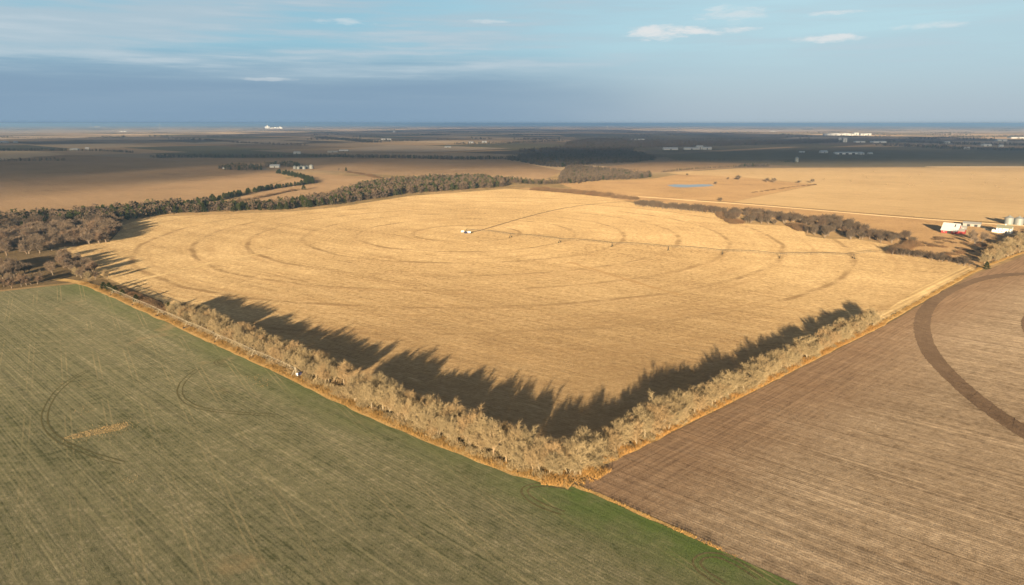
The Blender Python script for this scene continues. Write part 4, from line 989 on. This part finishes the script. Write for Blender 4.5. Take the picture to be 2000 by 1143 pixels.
# round bales
HAY = field_mat('hay', (0.17, 0.115, 0.055), (0.24, 0.17, 0.085), (0.30, 0.22, 0.12), 0, fine=0.3, band=1, relief_k=0.7, streak=0.5)
bale = MB().lathe([(0.0, -0.78), (0.7, -0.78), (0.8, -0.7), (0.82, 0.0), (0.8, 0.7), (0.7, 0.78), (0.0, 0.78)], 16)
bale.v = [(v[2], v[1], v[0] + 0.8) for v in bale.v]; bale_me = bale.mesh('round_bale'); bale_me.materials.append(HAY)
for (cx_, cy_) in ((660, 455), (745, 490), (770, 505), (825, 465), (890, 520), (650, 540), (925, 565), (1095, 567), (1130, 570), (1045, 490), (1115, 505), (1185, 488), (1275, 550), (1360, 545), (1465, 485), (1490, 492), (1590, 490), (1610, 486), (1590, 522), (1845, 512), (1940, 517), (1680, 565), (1700, 548), (1785, 577), (1810, 592), (1980, 590), (340, 470), (440, 520), (545, 505)):
    x, y = G(1500 + cx_ / 4, 220 + cy_ / 4)
    o = link('hay_bale', bale_me, None, None, (x, y, gz(x, y) + 0.14), RNG.uniform(0, 3.14)); o.scale = (1.15,) * 3
    tag(o, 'small round hay bale scattered on the far stubble beyond the gravel road', 'hay bale', 'hay bales on the far stubble')

# ------------------------------------------------------------------ farm buildings
ROOF_WHITE = corrugated_mat('white_metal_roof', (0.60, 0.60, 0.60), 1.2, 0, 0.15, 0.45)
ROOF_GREEN = corrugated_mat('grey_green_shingles', (0.20, 0.20, 0.14), 2.0, 1, 0.0, 0.8)
ROOF_GREY = corrugated_mat('grey_metal_roof', (0.33, 0.32, 0.30), 1.5, 0, 0.2, 0.5)
RED_WALL = corrugated_mat('red_barn_boards', (0.30, 0.035, 0.03), 3.0, 0, 0.0, 0.75)
WHITE_WALL = corrugated_mat('white_siding', (0.74, 0.73, 0.70), 4.0, 2, 0.0, 0.6)
GREY_WALL = corrugated_mat('grey_siding', (0.30, 0.28, 0.25), 3.0, 0, 0.0, 0.7)
GALV = corrugated_mat('galvanised_bin', (0.25, 0.26, 0.25), 1.4, 2, 0.15, 0.5)
DARK = simple_mat('dark_opening', (0.025, 0.025, 0.028), 0.5)

def gable(root, L, Wd, hw, hr, wall, roof, over=0.5, x0=None, y0=0.0, t=0.14, names=('wall', 'roof')):
    """gabled block, ridge along x"""
    xa = -L / 2 if x0 is None else x0; xb = xa + L; w = Wd / 2
    MB().prism([(y0 - w, 0), (y0 + w, 0), (y0 + w, hw), (y0, hr - 0.02), (y0 - w, hw)], xa, xb).build(names[0], wall, root)
    sl = (hr - hw) / w; m = MB()
    e = over
    for s in (-1, 1):
        m.prism([(y0, hr + 0.02), (y0 + s * (w + e), hw - sl * e + 0.02), (y0 + s * (w + e), hw - sl * e + 0.02 + t), (y0, hr + 0.02 + t)], xa - e, xb + e)
    return m.build(names[1], roof, root)

def window(root, c, s, axis='y'):
    f = MB().box(c, s).build('window', DARK, root)
    cx_, cy_, cz_ = c; sx, sy, sz = s
    fr = MB()
    if axis == 'y':
        for dx_, dz_, w_, h_ in ((0, sz / 2, sx + 0.16, 0.1), (0, -sz / 2, sx + 0.16, 0.1), (-sx / 2, 0, 0.1, sz), (sx / 2, 0, 0.1, sz)): fr.box((cx_ + dx_, cy_ - 0.03, cz_ + dz_), (w_, sy, h_))
    else:
        for dy_, dz_, w_, h_ in ((0, sz / 2, sy + 0.16, 0.1), (0, -sz / 2, sy + 0.16, 0.1), (-sy / 2, 0, 0.1, sz), (sy / 2, 0, 0.1, sz)): fr.box((cx_ + 0.03, cy_ + dy_, cz_ + dz_), (sx, w_, h_))
    fr.build('frame', WHITE, f)

def place(name, label, cat, px, rz, group=None):
    x, y = G(*px); e = empty(name, (x, y, gz(x, y) + 0.1), rz); return tag(e, label, cat, group)
RZ = -math.radians(45)
# red barn with a pale metal roof
b = place('barn', 'red barn with a broad white metal roof in the right-hand farmyard', 'barn', (1857, 455), RZ)
gable(b, 15, 15, 3.4, 10.2, RED_WALL, ROOF_WHITE, 0.6)
MB().box((0, -7.55, 1.4), (3.4, 0.12, 2.7)).build('door', DARK, b); MB().box((7.56, -1.5, 1.7), (0.12, 3.4, 3.3)).build('door', WHITE, b)
window(b, (7.55, 0, 6.6), (0.1, 1.3, 1.5), 'x'); window(b, (-4.5, -7.55, 1.8), (1.2, 0.1, 1.0)); window(b, (4.5, -7.55, 1.8), (1.2, 0.1, 1.0))
hatch = MB().prism([(-3.9, 6.85), (-1.0, 9.5), (-1.0, 9.56), (-3.9, 6.91)], 3.4, 4.4); hatch.build('missing_roof_sheet', DARK, b)
MB().prism([(-4.2, 0), (3.0, 0), (3.0, 3.3), (-0.6, 5.6), (-4.2, 3.0)], 7.52, 13.0).build('annex_wall', RED_WALL, b)
MB().prism([(-4.6, 2.95), (-0.6, 5.7), (3.4, 3.25), (3.4, 3.4), (-0.6, 5.86), (-4.6, 3.1)], 7.62, 13.4).build('annex_roof', ROOF_GREY, b)
# white farmhouse
b = place('farmhouse', 'white two-storey farmhouse with a grey-green roof and chimney', 'house', (1961, 455), RZ)
gable(b, 13.5, 7.5, 5.4, 8.2, WHITE_WALL, ROOF_GREEN, 0.45)
MB().box((0.5, 0.2, 8.5), (0.8, 0.8, 1.8)).build('chimney', WHITE, b)
MB().prism([(-3.2, 0), (3.2, 0), (3.2, 3.2), (-3.2, 2.6)], -10.6, -6.78).build('lean_to', WHITE_WALL, b)
MB().box((2.2, -3.8, 1.1), (1.0, 0.1, 2.1)).build('door', DARK, b)
for xx in (-4.6, -1.4, 4.8): window(b, (xx, -3.78, 1.7), (1.0, 0.1, 1.3)); window(b, (xx, -3.78, 4.2), (1.0, 0.1, 1.2))
window(b, (6.78, 0, 4.6), (0.1, 1.0, 1.3), 'x')
# grey shed behind
b = place('shed', 'long low grey shed between the red barn and the white farmhouse', 'shed', (1898, 442), RZ + 0.15)
gable(b, 17, 8, 3.0, 4.8, GREY_WALL, ROOF_GREY, 0.4); MB().box((-3, -4.05, 1.2), (3, 0.1, 2.3)).build('door', DARK, b); MB().box((4, -4.05, 1.2), (3, 0.1, 2.3)).build('door', DARK, b)
b = place('shed', 'small dark shed just right of the red barn', 'shed', (1882, 449), RZ)
gable(b, 5, 4.5, 2.6, 4.2, GREY_WALL, ROOF_GREY, 0.3); MB().box((0, -2.3, 1.0), (1.2, 0.1, 1.9)).build('door', WHITE, b)

def grain_bin(label, px, R, he, group, mat=GALV, hc=None):
    x, y = G(*px); e = empty('grain_bin', (x, y, gz(x, y) + 0.1), RNG.uniform(-2.6, -2.0)); tag(e, label, 'grain bin', group)
    prof = [(R, 0.0)]; k = max(4, int(he / 0.9))
    for i in range(1, k + 1):
        z = he * i / k; prof += [(R + 0.05, z - 0.05), (R, z)]
    MB().lathe(prof, 28).build('wall', mat, e, smooth=False)
    hc = hc or R * 0.52
    MB().lathe([(R + 0.15, he - 0.05), (R * 0.55, he + hc * 0.5), (0.6, he + hc), (0.0, he + hc)], 28).build('roof', mat, e)
    MB().lathe([(0.55, he + hc - 0.05), (0.55, he + hc + 0.45), (0.0, he + hc + 0.7)], 10).build('cap', mat, e)
    MB().box((R + 0.05, 0, 1.2), (0.12, 0.9, 1.9)).build('door', GREY_WALL, e)
    return e
grain_bin('left one of the big silver grain bins behind the white farmhouse', (1970, 438), 4.6, 7.4, 'grain bins behind the farmhouse')
grain_bin('second silver grain bin from the left behind the white farmhouse', (1989, 439.5), 4.6, 7.4, 'grain bins behind the farmhouse')
grain_bin('silver grain bin cut by the right edge of the picture', (2006, 437.5), 4.6, 7.2, 'grain bins behind the farmhouse')
for px, R, h, lb in (((576, 330.5), 4.5, 6.5, 'leftmost of the row of small grain bins on the left farm'), ((583, 330.8), 4.5, 6.0, 'second bin of the row on the left farm'), ((588.5, 330), 4.2, 6.5, 'third bin of the row on the left farm'), ((594, 330.8), 4.6, 6.5, 'fourth bin of the row on the left farm'), ((599.5, 330.2), 4.4, 6.5, 'fifth bin of the row on the left farm'), ((608, 330), 5.6, 8.6, 'tallest grain bin at the right end of the row on the left farm')):
    grain_bin(lb, px, R, h, 'grain bins of the left farm')
grain_bin('single tall grey silo on the dark field at the right', (1556, 317), 5.2, 13, None)

FAR_WALL = corrugated_mat('pale_sheet_wall', (0.46, 0.46, 0.44), 0.5, 0, 0.0, 0.6)
FAR_ROOF = corrugated_mat('pale_sheet_roof', (0.42, 0.43, 0.44), 0.5, 0, 0.1, 0.5)
def far_shed(name, label, px, L, Wd, hw, hr, rz, wall=FAR_WALL, roof=FAR_ROOF, cat='shed', group=None, doors=1):
    b_ = place(name, label, cat, px, rz, group); gable(b_, L, Wd, hw, hr, wall, roof, 0.5)
    for i in range(doors): MB().box((L * (i + 0.5 - doors / 2) / max(doors, 1), -Wd / 2 - 0.04, hw * 0.4), (L * 0.12, 0.12, hw * 0.78)).build('door', DARK, b_)
    return b_
far_shed('shed', 'white shed in front of the dark grove on the left farm', (537, 327.5), 24, 14, 4.5, 8, 0.15)
far_shed('shed', 'tiny white hut at the left end of the grove on the left farm', (437, 330), 4, 4, 2.5, 3.6, 0.2)
far_shed('shed', 'whitish shed within the long dark tree line on the left', (580.5, 300.5), 25, 14, 5, 8.5, 0.1)
far_shed('shed', 'pale low barn behind the long tree line, left one of a pair', (650, 298), 40, 14, 4, 6.5, 0.1, GREY_WALL, ROOF_GREY)
far_shed('shed', 'pale low barn behind the long tree line, right one of a pair', (672, 296.5), 36, 16, 5, 8, 0.0, GREY_WALL, ROOF_WHITE)
far_shed('shed', 'small white barn alone on the slate fields left of the dark wood', (874.5, 289), 30, 16, 5, 8, 0.2)
far_shed('shed', 'white shed within the left shelterbelt', (146, 293.5), 34, 16, 4, 8, 0.05)
far_shed('house', 'pale house right of the white shed in the left shelterbelt', (171, 293), 16, 12, 6, 11, 0.3, GREY_WALL, ROOF_WHITE, 'house')
far_shed('shed', 'low white shed at the far left edge below the horizon', (6, 279), 60, 22, 5, 9, 0.0)
far_shed('shed', 'small white shed right of the one at the far left edge', (31, 279), 20, 16, 6, 10, 0.1)
far_shed('shed', 'white arched-looking shed left in the white group on the right', (1309, 293), 62, 24, 5, 11, 0.05)
far_shed('shed', 'long low white shed in the white group, left of the tall hall', (1350, 292.5), 66, 22, 6, 10, 0.0)
far_shed('hall', 'tall white hall in the middle of the white group on the right', (1366, 292.3), 28, 22, 13, 18, 0.1, cat='building')
far_shed('shed', 'white shed at the right end of the white group', (1380, 292.5), 40, 22, 9, 12, 0.0)
far_shed('shed', 'small white shed far left of the long animal barn', (1566, 298), 20, 10, 3.5, 5, 0.1)
far_shed('shed', 'white peaked shed left of the long animal barn', (1608, 299), 28, 18, 5, 10, 0.15)
far_shed('animal_barn', 'very long white animal barn with a bluish roof on the right', (1658, 301.5), 98, 20, 6, 9, 0.05, WHITE_WALL, ROOF_GREY, 'barn', None, 4)
far_shed('shed', 'white block at the left end of the long animal barn', (1633, 300.5), 14, 14, 5, 7, 0.05)
far_shed('shed', 'white block at the right end of the long animal barn', (1682, 302.3), 16, 16, 6, 8, 0.05)
far_shed('shed', 'small pale shed right of the long animal barn', (1699, 301), 16, 12, 4, 6, 0.2)
for i, (x_, w_, h_) in enumerate(((1613, 40, 14), (1621, 44, 18), (1631, 60, 20), (1642, 56, 17), (1652, 54, 20), (1661, 46, 16), (1671, 44, 26), (1684, 50, 17), (1694, 60, 19))):
    far_shed('warehouse', ('leftmost', 'second', 'third', 'fourth', 'fifth', 'sixth', 'tallest', 'second last', 'rightmost')[i] + ' of the bright white warehouses in a row under the right horizon', (x_, 264.8), w_, 36, h_, h_ + 4, 0.0, cat='warehouse', group='white warehouses under the right horizon')
# far town and plants
for px, L, h, lb in (((1650, 278), 22, 22, 'white block among trees left of the far town'), ((1678, 278.5), 60, 7, 'orange-lit low shed left of the far town'), ((1715, 279), 80, 8, 'pale long shed at the left end of the far town'), ((1849, 281), 30, 11, 'white house in the middle of the far town'), ((1888, 292), 22, 8, 'white house below the far town trees'), ((1926, 286), 44, 10, 'white-roofed shed in the right part of the far town'), ((1955, 287), 20, 9, 'small white house right of the white-roofed shed in the far town'), ((1985, 270.5), 110, 9, 'long white shed under the right edge of the horizon'), ((1955, 276), 60, 10, 'pale shed above the orange field of the far town'), ((1508, 257.5), 60, 10, 'pale farm under the horizon right of the middle'), ((1640, 277), 16, 20, 'narrow white bin left of the far town'), ((770, 259), 26, 16, 'tiny white house under the horizon left of the middle'), ((760, 273.5), 30, 8, 'white shed in the dark grove, right one'), ((749, 273.5), 30, 8, 'white shed in the dark grove, left one'), ((920, 280), 28, 9, 'pale shed in the tree line in the middle distance'), ((946, 279), 28, 9, 'second pale shed in the tree line in the middle distance'), ((1237, 275.3), 40, 10, 'pale farm above the dark wood, left one'), ((1252, 275), 40, 10, 'pale farm above the dark wood, right one'), ((242, 257.5), 90, 10, 'pale plant near the left horizon'), ((25, 250.5), 90, 12, 'white farm on the horizon at the far left')):
    far_shed('far_building', lb, px, L, L * 0.5, h, h * 1.25, RNG.uniform(-0.2, 0.2), cat='building')
def elevator(name, label, px, rows, cat='grain elevator'):
    x, y = G(*px); e = empty(name, (x, y, gz(x, y))); tag(e, label, cat)
    for dx_, R, h in rows: MB().lathe([(R, 0), (R, h), (R * 0.5, h + R * 0.25), (0, h + R * 0.3)], 14, (dx_, 0, 0)).build('silo', WHITE, e)
    return e
e = elevator('grain_elevator', 'bright white grain plant with tall silos on the left horizon', (522, 251), [(-40, 14, 42), (-12, 15, 46), (16, 15, 50), (44, 14, 44)])
MB().box((14, 0, 36), (28, 26, 72)).build('head_house', WHITE, e)
for i, (dx_, L, h) in enumerate(((110, 90, 16), (190, 50, 30), (245, 50, 22), (300, 40, 38), (340, 40, 22))): MB().box((dx_, 10, h / 2), (L, 50, h)).build('plant_block', WHITE, e)
elevator('grain_elevator', 'pale grain silos near the left horizon', (190, 249), [(-60, 14, 30), (0, 16, 40), (60, 12, 28)])
def mast(name, label, px, h, head):
    x, y = G(*px); e = empty(name, (x, y, gz(x, y))); tag(e, label, 'tower')
    MB().lathe([(5, 0), (3.2, h * 0.12), (2.6, h * 0.9), (2.6, h)], 10).build('shaft', WHITE, e)
    MB().lathe([(0, h - 8), (head * 0.8, h - 4), (head, h + head * 0.4), (head * 0.7, h + head * 0.9), (0, h + head)], 14).build('tank', WHITE, e)
mast('water_tower', 'slender white tower on the horizon at the far left', (178, 250), 105, 5)
mast('water_tower', 'white tower on the horizon between the left silos and the bright plant', (312, 250.5), 90, 9)
mast('water_tower', 'white water tower right of the bright grain plant', (597, 250), 34, 14)
mast('water_tower', 'faint tower on the horizon right of the middle', (1186, 251), 50, 7)

# ------------------------------------------------------------------ unseen cloud slabs added overhead to shade the far fields
def shade_cloud(name, label, px, alt, thick, seed, fac):
    r = random.Random(seed); P = resample([G(*q) for q in px] + [G(*px[0])], 350.0)[:-1]
    shift = Vector((-LIGHT_DIR.x, -LIGHT_DIR.y)) * (alt / math.sin(SUN_EL))
    cx_ = sum((q.x for q in P)) / len(P); cy_ = sum((q.y for q in P)) / len(P)
    bm = bmesh.new(); lo = []; hi = []
    for q in P:
        j = Vector((r.uniform(-1, 1), r.uniform(-1, 1))) * 110
        lo.append(bm.verts.new((q.x + shift.x + j.x, q.y + shift.y + j.y, alt + r.uniform(-20, 20))))
        k = 0.97; hi.append(bm.verts.new(((q.x - cx_) * k + cx_ + shift.x + j.x, (q.y - cy_) * k + cy_ + shift.y + j.y, alt + thick * r.uniform(0.6, 1.3))))
    n = len(P); bm.faces.new(lo); bm.faces.new(list(reversed(hi)))
    for i in range(n): bm.faces.new((lo[i], hi[i], hi[(i + 1) % n], lo[(i + 1) % n]))
    bmesh.ops.triangulate(bm, faces=bm.faces); bmesh.ops.recalc_face_normals(bm, faces=bm.faces)
    me = bpy.data.meshes.new(name); bm.to_mesh(me); bm.free()
    m, t, out = new_mat('shade_cloud_vapour'); p, x, y = t.pos()
    d = t.n.new('ShaderNodeBsdfDiffuse'); d.inputs['Color'].default_value = (0.85, 0.86, 0.88, 1); tl = t.n.new('ShaderNodeBsdfTranslucent'); tl.inputs['Color'].default_value = (0.85, 0.86, 0.88, 1)
    a1 = t.n.new('ShaderNodeMixShader'); a1.inputs[0].default_value = 0.5; t.l.new(d.outputs[0], a1.inputs[1]); t.l.new(tl.outputs[0], a1.inputs[2])
    tr = t.n.new('ShaderNodeBsdfTransparent'); a2 = t.n.new('ShaderNodeMixShader')
    t.l.new(t.step(t.noise(p, 0.0006, 4, 0.6), 0.28, 0.55, fac * 0.35, fac), a2.inputs[0]); t.l.new(tr.outputs[0], a2.inputs[1]); t.l.new(a1.outputs[0], a2.inputs[2]); t.l.new(a2.outputs[0], out.inputs['Surface'])
    return tag(link(name, me, m), label, 'cloud', kind='stuff')
shade_cloud('cloud', 'unseen thin cloud deck added overhead to shade the far fields', [(-500, 346), (150, 338), (430, 324), (600, 316), (900, 324), (1250, 317), (1600, 319), (2500, 323), (2500, 285), (1900, 272), (1500, 263), (1200, 254), (900, 252), (650, 258), (520, 268), (300, 280), (-500, 285)], 1500, 130, 3, 0.60)

shade_cloud('cloud', 'unseen thinner cloud slab added to soften the shade edge', [(-500, 392), (150, 382), (430, 345), (600, 322), (900, 334), (1250, 322), (1600, 324), (2500, 328), (2500, 300), (1600, 300), (600, 300), (-500, 310)], 1750, 80, 8, 0.5)

# ------------------------------------------------------------------ haze
mh = bpy.data.materials.new('haze'); mh.use_nodes = True; th = NT(mh.node_tree)
for n in list(th.n): th.n.remove(n)
oh = th.n.new('ShaderNodeOutputMaterial'); vh = th.n.new('ShaderNodeVolumePrincipled')
vh.inputs['Color'].default_value = (0.40, 0.66, 1.0, 1); vh.inputs['Density'].default_value = 8.0e-5; vh.inputs['Density Attribute'].default_value = ''; vh.inputs['Anisotropy'].default_value = 0.27
th.l.new(vh.outputs[0], oh.inputs['Volume'])
zb = gz(56000, 0) - 2.0
hb = MB().box((0, 0, (zb + 119.0) / 2), (112400, 112400, 119.0 - zb)).build('haze', mh)
tag(hb, 'pale blue haze over the whole plain', 'haze', kind='stuff')
